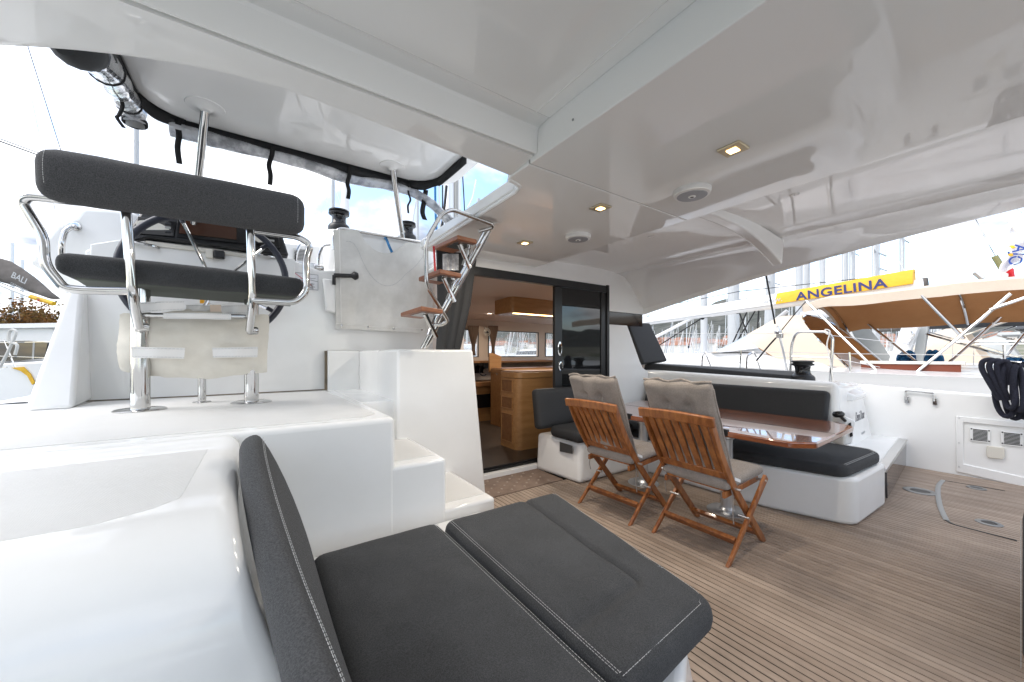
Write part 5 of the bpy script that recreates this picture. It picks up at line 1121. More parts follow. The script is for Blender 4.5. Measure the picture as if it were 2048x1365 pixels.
for d in (160, 205, 250, 310):
    for k in range(60):
        a = R_(20 + 66 * k / 60); p = pol(a, d, WZ + .35); q_ = pol(R_(20 + 66 * (k + 1) / 60), d, WZ + .35); nn = pol(a, 1.2, 0); qy.hexa([p, q_, q_ + nn, p + nn, p + V((0, 0, .3)), q_ + V((0, 0, .3)), q_ + nn + V((0, 0, .3)), p + nn + V((0, 0, .3))])
qy = qy.build('pontoons', pm('pontoon_grey', (.42, .41, .39), .8), smooth=False); qy['kind'] = 'structure'
bld = thing('marina_hall', 'long low white marina building behind the masts', 'building', pol(R_(62), 380, WZ))
MB().hexa([pol(R_(58), 380, WZ + 1), pol(R_(66), 380, WZ + 1), pol(R_(66), 395, WZ + 1), pol(R_(58), 395, WZ + 1), pol(R_(58), 380, WZ + 8), pol(R_(66), 380, WZ + 8), pol(R_(66), 395, WZ + 8), pol(R_(58), 395, WZ + 8)]).build('wall', wallm, bld)

# ================================================================ GENERIC NEAR YACHT PIECES
def tubes(t, nm, segs, r, m, n=6):
    for s in segs: MB().tube(s, r, n).build(nm, m, t)
def hull_mesh(cx, hw, y0, y1, zdeck):
    r = []
    for k in range(15):
        s = k / 14; y = y0 + (y1 - y0) * s; w_ = max(.06, hw * (1 - max(0, s - .4) ** 2 * 2.6)) * (.9 + .1 * min(1, s * 4)); z = zdeck + .35 * max(0, s - .3) ** 1.5
        r.append([V((cx - w_, y, z)), V((cx - w_ * .98, y, z - .12)), V((cx - w_ * .88, y, WZ + .3)), V((cx, y, WZ - .3)), V((cx + w_ * .88, y, WZ + .3)), V((cx + w_ * .98, y, z - .12)), V((cx + w_, y, z)), V((cx + w_ * .5, y, z + .06)), V((cx - w_ * .5, y, z + .06))])
    return MB().loft(r)
# ================================================================ NEIGHBOUR TO STARBOARD
NX = 9.6
nb = thing('neighbour_yacht', 'white sailing yacht moored alongside to starboard', 'yacht', (NX, 3, WZ))
hull_mesh(NX, 2.0, -5.5, 9.5, .98).build('hull', hullm, nb, ang=50)
MB().hexa([(8.35, 2.2, 1.0), (10.85, 2.2, 1.0), (10.5, 7.6, 1.05), (8.7, 7.6, 1.05), (8.5, 2.6, 1.30), (10.7, 2.6, 1.30), (10.3, 7.2, 1.32), (8.9, 7.2, 1.32)]).build('cabin_trunk', hullm, nb, bevel=.06)
MB().hexa([(8.2, 1.9, .85), (8.42, 1.9, .85), (8.42, -3.2, .82), (8.2, -3.2, .82), (8.24, 1.9, .97), (8.42, 1.9, .97), (8.42, -3.2, .93), (8.24, -3.2, .93)]).build('cockpit_coaming', hullm, nb, bevel=.02)
MB().prism([P(x, y, X=8.3) for x, y in ((1722, 744), (1722, 727), (1922, 729), (1922, 748))], (.03, 0, 0)).build('coaming_board', mahog, nb)
MB().prism([P(x, y, X=8.28) for x, y in ((1720, 728), (1720, 722), (1930, 724), (1930, 730))], (.12, 0, 0)).build('coaming_cap', cream, nb, bevel=.006)
MB().box((8.75, -3, .5), (10.5, 2.0, .95)).build('cockpit_floor_block', gelm, nb)
MB().tube([(NX, 7.6, 1.2), (NX, 7.6, 17)], .11, 12).build('mast', mastm, nb)
B0, B1 = P(1829, 556, X=NX), P(1290, 641, X=NX)
MB().tube([B0 + V((0, -.1, -.13)), B1 + V((0, .3, -.06))], .09, 12, flat=1.15).build('boom', hullm, nb)
# sail cover stack
def cover(a, b, h0, h1, wd, nm, m):
    r = []
    for k in range(13):
        t = k / 12; p = a.lerp(b, t); h = h0 + (h1 - h0) * t
        r.append([p + V((-wd, 0, -h)), p + V((-wd * 1.05, 0, -.1 * h)), p + V((-wd * .6, 0, h * .9)), p + V((0, 0, h)), p + V((wd * .6, 0, h * .9)), p + V((wd, 0, -h))])
    return MB().loft(r).build(nm, m, nb, ang=40)
ys_ = P(1557, 598, X=NX)
cover(B0 + V((0, 0, .02)), ys_ + V((0, 0, .0)), .135, .125, .14, 'yellow_sail_cover', yel)
cover(ys_ + V((0, .002, 0)), B1, .125, .09, .13, 'white_sail_cover', hullm)
lc = P(1676, 581, X=NX - .155); dirb = (B0 - ys_).normalized()
lettering('ANGELINA', .235, lc + V((0, 0, -.005)), dirb, (0, 0, 1), navy, nb, bold=.022, sx=1.16, spacing=1.06)
lettering('www.', .16, P(1545, 601, X=NX - .15), dirb, (0, 0, 1), inkl, nb)
tubes(nb, 'lazy_line', [[P(1300, 618, X=NX), P(1480, 583, X=NX), P(1830, 546, X=NX)]], .008, ropeK)
MB().tube([P(1280, 690, X=NX), P(1340, 660, X=NX), P(1383, 637, X=NX)], .045, 10).build('boom_vang', hullm, nb)
MB().tube([P(1476, 700, X=NX + 1.2), P(1575, 622, X=NX + 1.2)], .05, 8).build('boom_strut', mastm, nb)
tubes(nb, 'mainsheet', [[P(1320, 690, X=NX), P(1405, 636, X=NX), P(1478, 624, X=NX)], [P(1478, 624, X=NX), P(1503, 690, X=NX)], [P(1495, 622, X=NX), P(1462, 694, X=NX)], [P(1515, 614, X=NX), P(1466, 697, X=NX)], [P(1518, 614, X=NX), P(1514, 676, X=NX)]], .016, ropeK)
for x, y in ((1405, 636), (1475, 624), (1491, 620), (1462, 696), (1517, 618)): MB().lathe([(.03, -.02), (.055, -.01), (.055, .01), (.03, .02)], P(x, y, X=NX), (1, 0, 0), 12).build('block', blackp, nb)
# sprayhood
def hood(u, v):   # u: near side 0 .. far side 1 ; v: aft 0 .. forward 1
    a = math.pi * u; hw = 1.20 - .1 * v; x = NX - math.cos(a) * hw * (1 if True else 1); sq = abs(math.sin(a)) ** .45
    z0, zt = 1.02 + .2 * v, 2.12 - .36 * max(0, v - .45) / .55 * 1.0; y = (2.0 + .95 * sq) * (1 - v) + v * (3.15 + .8 * sq)
    return V((x, y, z0 + (zt - z0) * sq + .015 * math.sin(u * 9 + v * 4)))
hd_ = MB().slab(hood, .012, 36, 12).build('sprayhood', tan, nb, ang=70)
MB().slab(lambda u, v: hood(u, v) + V(((NX - hood(u, v).x) * .03, 0, -.03)), .004, 30, 8).build('sprayhood_backlit_side', tan_backlit, nb, ang=70)  # inner sheet coloured as if light came through the hood
def shield(u, v):
    t_ = hood(.04 + .92 * u, 1.0); b_ = V((NX + (t_.x - NX) * 1.02, 4.9 - abs(u - .5) * 1.1, 1.31)); return t_.lerp(b_, v)
MB().slab(shield, .006, 24, 6).build('windscreen', pm('clear_vinyl', (.72, .73, .74), .1, alpha=.55, coat=.5, bump=(6, .6, .02)), nb, ang=70)
MB().slab(lambda u, v: shield(u, .9 + .12 * v) + V((0, -.01, .012)), .008, 24, 2).build('hood_hem', tan, nb)
tubes(nb, 'hood_hoop', [[hood(u / 16, 0) + V((0, 0, -.01)) for u in range(17)]], .02, chrome)
# bimini
bmn = thing('neighbour_bimini', 'tan canvas bimini on a steel frame over the neighbouring cockpit', 'bimini', (9.7, 1, 1.0))
e0, e1, e2 = P(1603, 590, X=8.5), P(1822, 567, X=8.5), P(2130, 556, X=8.5)
def bmf(u, v):    # u along the boat (fwd 0 .. aft 1), v near 0 .. far 1
    y = 2.72 + (-2.2 - 2.72) * u; x = 8.5 + 2.3 * v
    z = 2.30 + .04 * u + .20 * math.sin(math.pi * min(1, max(0, v))) ** .8 - .42 * v ** 1.6 - .03 * abs(math.sin(u * math.pi * 2.6)) - .10 * max(0, .06 - u) / .06 - .0
    return V((x, y, z))
MB().slab(bmf, .006, 30, 16).build('canopy', tan, bmn, ang=70)
MB().slab(lambda u, v: bmf(u, v) + V((0, 0, -.035)), .004, 30, 16).build('canopy_backlit_side', tan_backlit, bmn, ang=70)  # under sheet whose colour carries the glow through the canopy
MB().slab(lambda u, v: bmf(u, 0) + V((-.02 + .02 * v, 0, .015 - .155 * v + .008 * math.sin(u * 30) * v)), .004, 40, 3).build('valance', tan, bmn, ang=70)
MB().slab(lambda u, v: bmf(0, u) + V((0, .01, .01 - .11 * v)), .004, 20, 2).build('valance', tan, bmn, ang=70)
bt = P(1795, 776, X=8.2)
tubes(bmn, 'frame_tube', [[P(1612, 602, X=8.52), P(1760, 748, X=8.25), bt], [bt, P(1960, 640, X=8.4), P(2020, 588, X=8.52)], [P(1838, 586, X=8.52), P(1928, 678, X=8.42)], [P(2048, 596, X=8.5), P(1980, 620, X=8.42)]], .022, chrome, 8)
tubes(bmn, 'far_frame_tube', [[P(1690, 612, X=10.7), P(1860, 745, X=10.6)], [P(1895, 728, X=10.6), P(2015, 622, X=10.7)], [P(2060, 655, X=10.7), P(1985, 745, X=10.6)]], .022, chrome, 8)
tubes(bmn, 'cross_tube', [[bmf(u, v / 10) + V((0, 0, -.05)) for v in range(11)] for u in (.02, .36, .72)], .018, chrome, 6)
nr = thing('neighbour_lifelines', 'stanchions and wire lifelines on the neighbouring yacht', 'lifeline', (7.75, 2, .95))
tubes(nr, 'stanchion', [[P(1702, 768, X=7.75), P(1699, 705, X=7.75)], [P(1480, 745, X=7.75), P(1482, 700, X=7.75)], [P(2010, 775, X=7.75), P(2008, 690, X=7.75)]], .014, chrome)
tubes(nr, 'wire', [[P(1400, 706, X=7.75), P(1482, 703, X=7.75), P(1700, 708, X=7.75), P(2060, 712, X=7.75)], [P(1400, 722, X=7.75), P(1700, 735, X=7.75), P(2060, 757, X=7.75)]], .005, brushed)
for k, (x, lab) in enumerate(((1812, 'bright blue rope hank hung left on the neighbouring pushpit'), (1868, 'bright blue rope hank hung right on the neighbouring pushpit'), (2028, 'dark blue rope hank beyond the navy coil at the right edge'))):
    rb_ = thing('rope_hank', lab, 'rope', P(x, 745, X=10.9), 'blue rope hanks'); rq = random.Random(k)
    for j in range(9):
        cx_ = x - 11 + j * 2.8; hh = rq.uniform(20, 30); tp0 = 700 + rq.uniform(-6, 4) if k < 2 else 718
        if k == 2: hh *= .4
        MB().tube([P(cx_ + math.sin(a) * 5.5, tp0 + hh * .5 - hh * .5 * math.cos(a) + (8 if k < 2 else 0), X=10.85 + rq.uniform(-.1, .1)) for a in [2 * math.pi * i / 16 for i in range(16)]], .028, 6, closed=True).build('loop', ropeB, rb_)
# ================================================================ YACHTS FURTHER TO STARBOARD
def side_yacht(cx, y0, label, hoodm, bimm, k):
    t = thing('moored_yacht', label, 'yacht', (cx, 2, WZ)); hull_mesh(cx, 2.0, y0, y0 + 14, .95).build('hull', hullm, t, ang=50)
    yb = y0 + 4.0
    MB().hexa([(cx - 1.2, yb + 3.2, .95), (cx + 1.2, yb + 3.2, .95), (cx + .9, yb + 8, 1.0), (cx - .9, yb + 8, 1.0), (cx - 1.1, yb + 3.5, 1.4), (cx + 1.1, yb + 3.5, 1.4), (cx + .8, yb + 7.6, 1.3), (cx - .8, yb + 7.6, 1.3)]).build('cabin_trunk', hullm, t, bevel=.05)
    def hd(u, v):
        a = math.pi * u; sq = abs(math.sin(a)) ** .45; return V((cx - math.cos(a) * 1.2, (yb + 2.4 + .6 * sq) * (1 - v) + v * (yb + 3.6 + .5 * sq), 1.0 + (1.25 - .5 * v) * sq))
    MB().slab(hd, .012, 24, 6).build('sprayhood', hoodm, t, ang=70)
    MB().slab(lambda u, v: hd(.1 + .8 * u, .62 + .3 * v) + V((0, .02, .02)), .004, 16, 2).build('hood_window', pm('hood_vinyl', (.6, .62, .64), .1), t)
    MB().slab(lambda u, v: V((cx - 1.25 + 2.5 * v, yb + 1.9 - 3.6 * u, 1.98 + .13 * math.sin(math.pi * v))), .02, 12, 10).build('bimini', bimm, t, ang=70)
    for s in (-1, 1):
        tubes(t, 'frame_tube', [[V((cx + s * 1.25, yb + 1.9, 1.97)), V((cx + s * 1.4, yb - .2, 1.0))], [V((cx + s * 1.25, yb - 1.7, 1.97)), V((cx + s * 1.4, yb - .2, 1.0))], [V((cx + s * 1.25, yb + .3, 1.98)), V((cx + s * 1.38, yb + .9, 1.7))]], .022, chrome)
        tubes(t, 'pushpit', [[V((cx + s * 1.75, yb + 1, .95)), V((cx + s * 1.75, yb + 1, 1.55)), V((cx + s * 1.7, yb - 3.6, 1.55)), V((cx + s * 1.7, yb - 3.6, .95))]], .016, chrome)
        MB().lathe([(.40, -.02), (.43, 0), (.40, .02)], (cx + s * .8, yb - 1.2, 1.5), (0, 1, 0), 28).build('wheel', blackp, t)
    MB().tube([(cx, yb + 7.4, 1), (cx, yb + 7.4, 17.5)], .12, 10).build('mast', mastm, t)
    tubes(t, 'spreader', [[(cx - 1.3, yb + 7.2, 7), (cx, yb + 7.4, 7.1), (cx + 1.3, yb + 7.2, 7)], [(cx - 1, yb + 7.2, 11.5), (cx, yb + 7.4, 11.6), (cx + 1, yb + 7.2, 11.5)]], .05, mastm)
    MB().tube([(cx, yb + 7.3, 2.9), (cx, yb + 1.6, 3.1)], .16, 10).build('boom', hullm if k % 2 else greycan, t)
    tubes(t, 'backstay', [[(cx, yb + 7.4, 17.3), (cx - .9, yb - 4, 1.0)], [(cx, yb + 7.4, 17.3), (cx + .9, yb - 4, 1.0)]], .012, brushed, 5)
    tubes(t, 'shroud', [[(cx - 1.9, yb + 7, .95), (cx - 1.3, yb + 7.2, 7), (cx, yb + 7.4, 16.8)], [(cx + 1.9, yb + 7, .95), (cx + 1.3, yb + 7.2, 7), (cx, yb + 7.4, 16.8)]], .012, brushed, 5)
side_yacht(14.2, -3.7, 'white yacht with pale grey sprayhood second to starboard', lightcan, darkcan, 0)
side_yacht(18.9, -5.2, 'white yacht with tan sprayhood third to starboard', tan, darkcan, 1)
side_yacht(23.8, -4.6, 'white yacht with dark canopy fourth to starboard', darkcan, lightcan, 2)
side_yacht(29.0, -5.5, 'white yacht with pale canopy fifth to starboard', lightcan, darkcan, 3)
side_yacht(34.5, -4.5, 'white yacht with tan canopies sixth to starboard', tan, tan, 4)
# raised white stern arch on the second boat
ar = thing('stern_arch', 'leaning white radar arch with grey inner face on the second yacht', 'arch', P(1800, 740, X=12.6))
MB().prism([P(x, y, X=12.5) for x, y in ((1768, 745), (1805, 648), (1842, 640), (1806, 745))], (.25, 0, 0)).build('leg', hullm, ar, bevel=.03)
MB().prism([P(x, y, X=12.9) for x, y in ((1822, 745), (1836, 648), (1858, 645), (1842, 745))], (.2, 0, 0)).build('inner_leg', lightcan, ar, bevel=.03)
tubes(ar, 'grab_rail', [[P(1816, 690, X=12.45), P(1828, 670, X=12.45), P(1823, 663, X=12.45)]], .018, chrome)
# ================================================================ SINGLE MASTS RISING BEHIND THE HARDTOP EDGE
def lone_mast(px, ytop, ybase, d, wpx, name, label, spread=True, m=None):
    b = P(px, ybase, d=d); tpt = P(px, ytop, d=d); r = wpx / FPX * d / 2
    t = thing(name, label, 'mast', (b.x, b.y, WZ + 1.2), 'masts of yachts moored alongside')
    MB().tube([V((b.x, b.y, WZ + 1.0)), V((tpt.x, tpt.y, max(tpt.z, 16)))], r, 10).build('mast', m or mastm, t)
    MB().pad((b.x, b.y, WZ + .7), (1.5, .0, 0), (0, 4.5, 0), (0, 0, .95), .7).build('hull', hullm, t)
    if spread:
        for z in (6.5, 10.5): MB().tube([V((b.x - 1.2, b.y - .2, z - .15)), V((b.x, b.y, z)), V((b.x + 1.2, b.y - .2, z - .15))], .05, 6).build('spreader', m or mastm, t)
    for s in (-1, 1): MB().tube([V((b.x + s * 1.8, b.y - .3, .4)), V((b.x + s * 1.2, b.y - .2, 6.4)), V((b.x, b.y, 15.5))], .012, 5).build('shroud', brushed, t)
    return t
for px, d, wpx, lab in ((1467, 24, 21, 'thick pale mast behind the white sail cover'), (1540, 27, 17, 'pale mast right of the white sail cover bend'), (1612, 30, 13, 'mast behind the front corner of the tan bimini'),
                        (1690, 28, 10, 'slim mast above the letters on the yellow cover'), (1704, 34, 10, 'slim mast close right of another above the yellow cover'), (1750, 40, 9, 'slim mast above the yellow cover end'), (1804, 30, 8, 'slim mast rising at the end of the yellow cover')):
    lone_mast(px, 200, 700, d, wpx, 'yacht_mast', lab)
# diagonal stays crossing the sky on the right
dg_ = thing('backstays', 'fan of thin wire backstays crossing the sky above the tan bimini', 'rigging', P(1990, 560, X=12))
tubes(dg_, 'wire', [[P(1885, 440, X=12), P(1965, 556, X=12)], [P(1940, 430, X=12), P(2006, 536, X=12)], [P(1946, 430, X=12), P(2014, 540, X=12)], [P(1950, 436, X=12), P(1990, 512, X=12)], [P(1895, 450, X=12), P(1958, 540, X=12)], [P(1835, 470, X=12), P(1885, 560, X=12)], [P(1838, 470, X=12), P(1842, 558, X=12)], [P(1780, 490, X=12), P(1812, 548, X=12)], [P(2012, 380, X=12), P(2030, 455, X=12)], [P(2030, 400, X=12), P(2060, 450, X=12)]], .008, brushed, 5)
MB().tube([P(1950, 545, X=11.9), P(1966, 558, X=11.9)], .05, 8).build('turnbuckle', brushed, dg_); MB().tube([P(1989, 513, X=11.9), P(2006, 540, X=11.9)], .045, 8).build('tackle', pm('yellow_black_tackle', (.20, .19, .08), .6), dg_)
MB().tube([P(2000, 425, X=9.0), P(2024, 452, X=9.0), P(2062, 500, X=9.0)], .014, 6).build('flag_halyard', ropeW, dg_)
fg = thing('club_flag', 'white flag with blue lettering and orange curves hanging right of the bimini', 'flag', P(2010, 540, X=9.0))
fq = [(2024, 455), (2056, 495), (2056, 508), (2022, 532), (2003, 548)]
def fgp(u, v):
    a = P(2025 + 30 * u, 453 + 42 * u, X=9.0); b = P(2003 + 24 * u, 548 - 10 * u, X=9.0); p = a.lerp(b, v); return p + V((.05 * math.sin(u * 7 + v * 5), .03 * math.sin(v * 9), 0))
MB().slab(fgp, .004, 14, 16).build('cloth', pm('flag_white', (.74, .74, .78), .8), fg, ang=80)
dvec = (fgp(.5, .8) - fgp(.5, .3)).normalized(); rt_ = (fgp(.9, .5) - fgp(.1, .5)).normalized()
lettering('AJO', .17, fgp(.55, .55) + V((-.09, 0, 0)), dvec, rt_, pm('flag_blue', (.03, .08, .38), .7), fg, bold=.01); lettering('incent', .10, fgp(.85, .6) + V((-.09, 0, 0)), dvec, rt_, inkl, fg)
for v in (.42, .62): MB().tube(spline([fgp(.08, v) + V((-.06, 0, 0)), fgp(.2, v - .03) + V((-.08, 0, 0)), fgp(.3, v + .01) + V((-.08, 0, 0))], 4), .022, 6, flat=.3).build('logo_curve', yel, fg)
fg2 = thing('ensign', 'red and white flag half hidden behind the tan bimini', 'flag', P(2010, 560, X=9.2))
MB().slab(lambda u, v: P(2004 + 24 * u + 4 * v, 528 + 26 * v + 10 * u, X=9.25) + V((.04 * math.sin(u * 6), 0, 0)), .004, 8, 8).build('cloth', red, fg2)
MB().slab(lambda u, v: P(2001 + 16 * u, 542 + 14 * v + 6 * u, X=9.2) + V((.03 * math.sin(u * 6), 0, 0)), .004, 6, 4).build('white_band', hullm, fg2)

# ================================================================ OWN MAST AND RIGGING AHEAD
om = thing('own_mast', 'grey aluminium mast with halyards standing ahead of the helm', 'mast', P(905, 560, Y=6.3))
mb0 = P(905, 470, Y=6.4)
MB().tube([V((mb0.x, mb0.y, 1.9)), V((mb0.x, mb0.y, 19))], .13, 14, flat=1.3).build('mast', alu, om); MB().bar((mb0.x + .0, mb0.y - .17, 1.9), (mb0.x + .0, mb0.y - .17, 19), (.03, 0, 0), (0, .02, 0)).build('sail_track', grey, om)
for k, (x0, x1) in enumerate(((876, 870), (880, 884), (884, 878), (930, 922))): MB().tube(spline([P(x0, 500, Y=6.0), P((x0 + x1) / 2 + (3 if k % 2 else -2), 420, Y=6.0), P(x1, 300, Y=6.0)], 6), .012 if k else .02, 6).build('halyard', (ropeB, ropeK, ropeW, ropeK)[k], om)
MB().tube(spline([P(952, 360, Y=4.6), P(945, 395, Y=4.6), P(935, 416, Y=4.6)], 6), .010, 6).build('white_line', ropeW, om)
MB().tube(spline([P(893, 372, Y=5.6), P(890, 405, Y=5.6), P(886, 440, Y=5.6), P(881, 470, Y=5.6)], 6), .022, 6).build('bundled_lines', ropeK, om)
MB().tube([P(870, 480, Y=5.0), P(975, 405, Y=4.0)], .05, 8).build('roof_edge_rail', hullm, om)
MB().tube([P(935, 446, Y=4.2), P(944, 440, Y=4.15)], .055, 8).build('yellow_marker', yel, om)
rf = thing('coachroof', 'white coachroof ahead of the hatch opening', 'roof', (3.5, 5, 2.2))
MB().hexa([(1.6, 3.48, 2.24), (4.78, 3.48, 2.24), (6.0, 6.8, 2.13), (1.6, 6.8, 2.13), (1.7, 3.48, 2.42), (4.6, 3.48, 2.42), (5.7, 6.6, 2.26), (1.8, 6.6, 2.26)]).build('roof', gel, rf, bevel=.04)
# boats and masts ahead
for px, d, wpx, y0, lab in ((273, 26, 8, 258, 'pale mast standing between the roll and the helm bolster'), (666, 34, 7, 352, 'slim mast left of the left helm winch'), (957, 60, 6, 398, 'far mast tip seen through the roof opening')):
    b = P(px, 640, d=d); tt = P(px, y0, d=d); t = thing('yacht_mast', lab, 'mast', (b.x, b.y, WZ + 1), 'masts of yachts moored alongside')
    MB().tube([V((b.x, b.y, WZ + 1)), tt], wpx / FPX * d / 2, 8).build('mast', mastm, t); MB().pad((b.x, b.y, WZ + .9), (1.6, 0, 0), (0, 5, 0), (0, 0, 1.1), .8).build('hull', hullm, t)
    for s in (-1, 1): MB().tube([tt + V((0, 0, -.4)), tt + V((s * d * .045, 0, -d * .16))], .012, 5).build('shroud', brushed, t)
    MB().tube([V((b.x - 1, b.y, tt.z * .62)), V((b.x + 1, b.y, tt.z * .62))], .04, 5).build('spreader', mastm, t)
fsl = thing('furled_sail', 'white furled sail with blue foot right of the left helm winch', 'sail', P(692, 460, d=14))
MB().tube([P(690, 425, d=14), P(694, 300, d=14.6)], [.16, .10], 10).build('sail', hullm, fsl); MB().tube([P(689, 432, d=14), P(690, 424, d=14)], .165, 10).build('blue_foot', ropeB, fsl)
MB().tube([P(688, 640, d=13.8), P(690, 430, d=14)], .05, 8).build('furler', mastm, fsl)
for k, (a, b, r, lab) in enumerate((((45, 60), (122, 302), .012, 'dark forestay slanting down behind the helm bolster'), ((35, 60), (110, 420), .006, 'thin wire left of the dark forestay'), ((0, 278), (82, 308), .014, 'taut line entering from the left edge above the bolster'), ((0, 283), (80, 312), .02, 'thicker taut line just below another at the left edge'), ((0, 400), (40, 640), .006, 'thin wire crossing the left edge beside the armrest'), ((10, 470), (85, 380), .006, 'thin wire rising to the right at the left edge'))):
    t = thing('stay_wire', lab, 'wire', P(*b, d=14), 'stays at the left'); MB().tube([P(*a, d=12), P(*b, d=14)], r, 5).build('wire', ropeK if r > .01 else brushed, t)
for k, (px, d, y0, lab) in enumerate(((22, 42, 486, 'short grey mast top at the left edge'), (42, 50, 520, 'second short grey mast top near the left edge'))):
    b = P(px, 640, d=d); tt = P(px + 2, y0, d=d); t = thing('yacht_mast', lab, 'mast', (b.x, b.y, WZ), 'masts of yachts moored alongside'); MB().tube([V((b.x, b.y, WZ)), tt], .18, 8).build('mast', alu, t)
for k, (x, y, rz, lab) in enumerate(((11.5, 27, 20, 'white catamaran ahead seen through the left saloon window'), (19, 34, -15, 'white catamaran ahead seen through the wide saloon window'), (29.5, 38, 5, 'white yacht ahead seen through the far saloon window'))):
    t = thing('moored_catamaran', lab, 'boat', (0, 0, 0))
    hull_mesh(0, 2.2, -6, 6, 1.6 + WZ * 0 - .9).build('hull', hullm, t, ang=50)
    MB().hexa([(-1.9, -4, .7), (1.9, -4, .7), (1.5, 2.4, .7), (-1.5, 2.4, .7), (-1.7, -3.6, 2.0), (1.7, -3.6, 2.0), (1.2, 1.4, 1.8), (-1.2, 1.4, 1.8)]).build('deckhouse', hullm, t, bevel=.1)
    MB().hexa([(-1.86, -3.2, 1.25), (1.86, -3.2, 1.25), (1.46, 1.95, 1.2), (-1.46, 1.95, 1.2), (-1.78, -3.2, 1.7), (1.78, -3.2, 1.7), (1.36, 1.75, 1.6), (-1.36, 1.75, 1.6)]).build('window_band', blackg, t)
    MB().tube([(0, 2.2, .7), (0, 2.2, 15)], .1, 8).build('mast', mastm, t); MB().tube([(0, 5.6, .8), (0, 2.3, 14)], [.14, .05], 6).build('furled_sail', hullm, t)
    t.location = (x, y, 0); t.rotation_euler = (0, 0, R_(rz))
# ================================================================ CATAMARAN TO PORT
pc = thing('port_catamaran', 'white catamaran with yellow bow stripe beyond the port side deck', 'boat', P(30, 790, d=9.5))
D0 = 9.6
def pp2(x, y, dd=0): return P(x, y, d=D0 + dd)
MB().prism([pp2(x, y) for x, y in ((-1100, 800), (-1100, 745), (-160, 735), (105, 722), (116, 735), (96, 800), (60, 890), (-1100, 940))], (-1.2, 4.5, 0)).build('hull', hullm, pc, bevel=.05)
MB().prism([pp2(x, y, .4) for x, y in ((-760, 742), (-700, 668), (-160, 662), (40, 650), (112, 652), (118, 724))], (-1.2, 4.2, 0)).build('deckhouse', hullm, pc, bevel=.08)
MB().prism([pp2(x, y, .38) for x, y in ((-680, 730), (-660, 694), (-160, 688), (60, 682), (98, 686), (92, 716), (40, 722))], (-.01, -.05, 0)).build('window', smoked, pc)
MB().prism([pp2(x, y, .36) for x, y in ((66, 719), (68, 683), (72, 683), (70, 719))], (-.01, -.03, 0)).build('mullion', grey, pc)
MB().prism([pp2(x, y, -.01) for x, y in ((24, 736), (48, 734), (62, 748), (71, 766), (66, 770), (56, 752), (42, 742))], (-.01, -.02, 0)).build('yellow_stripe', yel, pc)
MB().prism([pp2(x, y, .3) for x, y in ((-720, 670), (-720, 661), (118, 646), (122, 655))], (-1.2, 4.0, 0)).build('roof_edge', gelm, pc)
tubes(pc, 'lifeline', [[pp2(-20, 686, -.3), pp2(100, 684, -.3)], [pp2(-20, 712, -.3), pp2(95, 716, -.3)]], .008, chrome); tubes(pc, 'stanchion', [[pp2(8, 680, -.3), pp2(30, 735, -.3)], [pp2(14, 735, -.3), pp2(0, 735, -.3)]], .014, chrome)
tubes(pc, 'mooring_rope', [spline([pp2(0, 735, -.4), pp2(18, 700, -.4), pp2(32, 665, -.4), pp2(20, 662, -.4), pp2(18, 684, -.4), pp2(34, 690, -.4), pp2(30, 710, -.4)], 6)], .03, ropeW)
bmv = thing('covered_boom', 'grey canvas sail cover bulging on a boom at the left edge', 'boom', pp2(40, 600))
cvr = []
for k in range(33):
    t = k / 32; x = -520 + 628 * t; yl = 528 + (604 - 560) * 0 ; lo = 563 + (602 - 563) * max(0, (x + 5)) / 113 if x > -5 else 563 + (x + 5) * .30; hgt = 44 * (1 - max(0, (x - 10) / 100) ** 1.4) if x > 10 else 44
    hgt = max(hgt, 5); c = pp2(x, lo - hgt * .5 - 3, .5); hh = hgt / FPX * (D0 + .5) * .5; wd = .10 + hh * .55
    cvr.append([c + V((math.cos(a) * wd * (1 + .06 * math.sin(k * 1.7 + a * 3)), 0, math.sin(a) * hh * (1 + .05 * math.sin(k * 2.3 + a * 2)))) for a in [2 * math.pi * i / 18 for i in range(18)]])
MB().loft(cvr).build('sail_cover', greycan, bmv, ang=80)
MB().tube([pp2(-540, 408, .45), pp2(-5, 567, .45), pp2(62, 594, .45)], .055, 10).build('boom', alu, bmv); MB().tube([pp2(62, 594, .45), pp2(108, 608, .45)], .058, 10).build('boom_end', yel, bmv)
MB().tube([pp2(80, 600, .45), pp2(84, 601.5, .45)], .06, 10).build('red_band', red, bmv); lettering('AN', .07, pp2(76, 598, .34), pp2(90, 602) - pp2(70, 597), (0, 0, 1), inkg, bmv)
bd = (pp2(60, 575) - pp2(20, 555)).normalized()
lettering('BALI', .22, pp2(38, 557, .12), bd, (0, 0, 1), inkl, bmv, bold=.01); lettering('CATAMARANS', .075, pp2(38, 575, .12), bd, (0, 0, 1), inkl, bmv)
mq = pp2(-545, 640, .5); MB().tube([V((mq.x, mq.y, .9)), V((mq.x, mq.y, 17))], .13, 10).build('mast', mastm, pc)
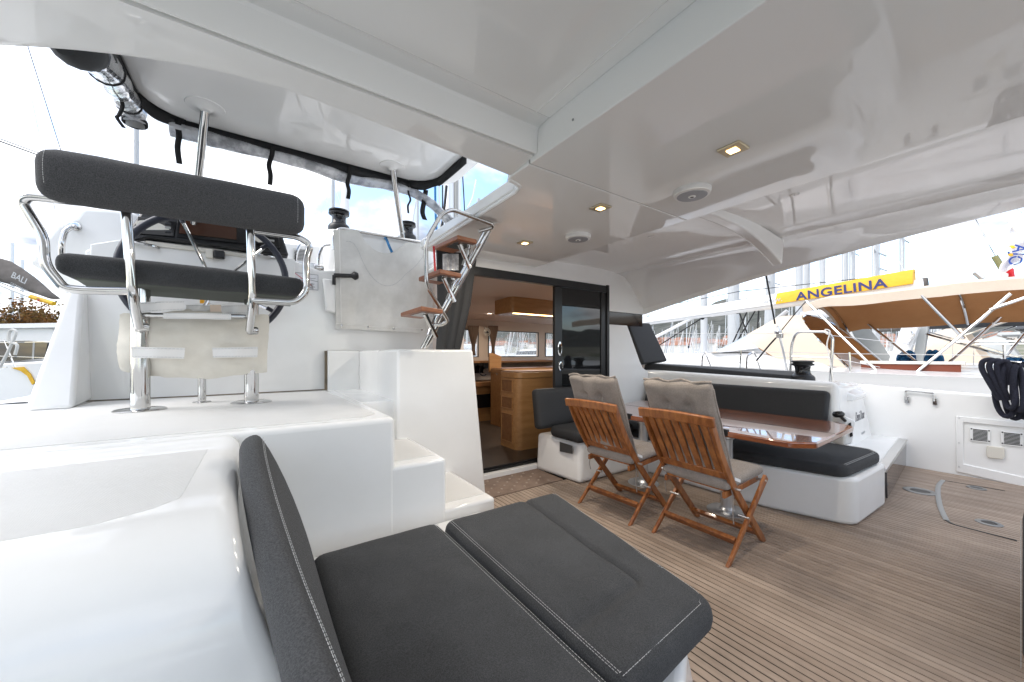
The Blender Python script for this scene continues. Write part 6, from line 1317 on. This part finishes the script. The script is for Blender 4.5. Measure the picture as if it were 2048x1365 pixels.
# ================================================================ AUTUMN TREES ON THE PORT QUAY
def tree(px, d, w_, h0, h1, seed, lab):
    b = P(px, 690, d=d); t = thing('autumn_tree', lab, 'tree', (b.x, b.y, 0), 'autumn trees on the quay'); rt2 = random.Random(seed)
    tr = MB().tube([V((b.x, b.y, WZ)), V((b.x + .2, b.y, 2)), V((b.x, b.y, h1 * .75))], [.28, .2, .06], 8)
    limbs = []
    for k in range(26):
        z = h0 * .5 + (h1 * .8 - h0 * .5) * rt2.random(); a = rt2.random() * 6.3; e = V((b.x + math.cos(a) * w_ * .8, b.y + math.sin(a) * w_ * .8, z + .8 + rt2.random())); s = V((b.x, b.y, z - .6)); tr.tube([s, s.lerp(e, .5) + V((0, 0, .2)), e], [.07, .04, .015], 5); limbs.append((s, e))
    tr.build('trunk', bark, t)
    mb = MB()
    for k in range(5200):
        s, e = limbs[rt2.randrange(26)]; p = s.lerp(e, .25 + .85 * rt2.random()) + V((rt2.gauss(0, .45), rt2.gauss(0, .45), rt2.gauss(0, .38)))
        if mnoise.noise(p * .9 + V((seed, 0, 0))) < -.12: continue
        a = V((rt2.gauss(0, 1), rt2.gauss(0, 1), rt2.gauss(0, 1))).normalized() * .15; c = V((rt2.gauss(0, 1), rt2.gauss(0, 1), rt2.gauss(0, 1))).normalized() * .10
        mb.add([p - a, p + c, p + a, p - c], [(0, 1, 2, 3)])
    o = mb.build('crown', leafm, t, smooth=False, fix=False)
tree(-10, 30, 3.4, 2.0, 5.2, 1, 'rusty autumn tree at the left edge below the covered boom'); tree(60, 33, 3.4, 2.0, 5.0, 2, 'rusty autumn tree just left of the helm wing'); tree(125, 36, 3.0, 1.8, 4.8, 3, 'rusty autumn tree partly behind the helm wing')
qq = MB().box((-60, 24, WZ - .5), (-6, 60, WZ + 1.4)).build('quay', pm('quay_concrete', (.36, .35, .33), .85), smooth=False); qq['kind'] = 'structure'

bounce_quay = MB().box((-60, -60, WZ - .5), (80, -6.5, -.55)).build('quay', pm('bounce_quay_concrete', (.46, .45, .42), .85, var=(.4, .8), c2=(.36, .35, .33)), smooth=False); bounce_quay['kind'] = 'structure'  # unseen quay astern, added as a pale surface bouncing light under the roof
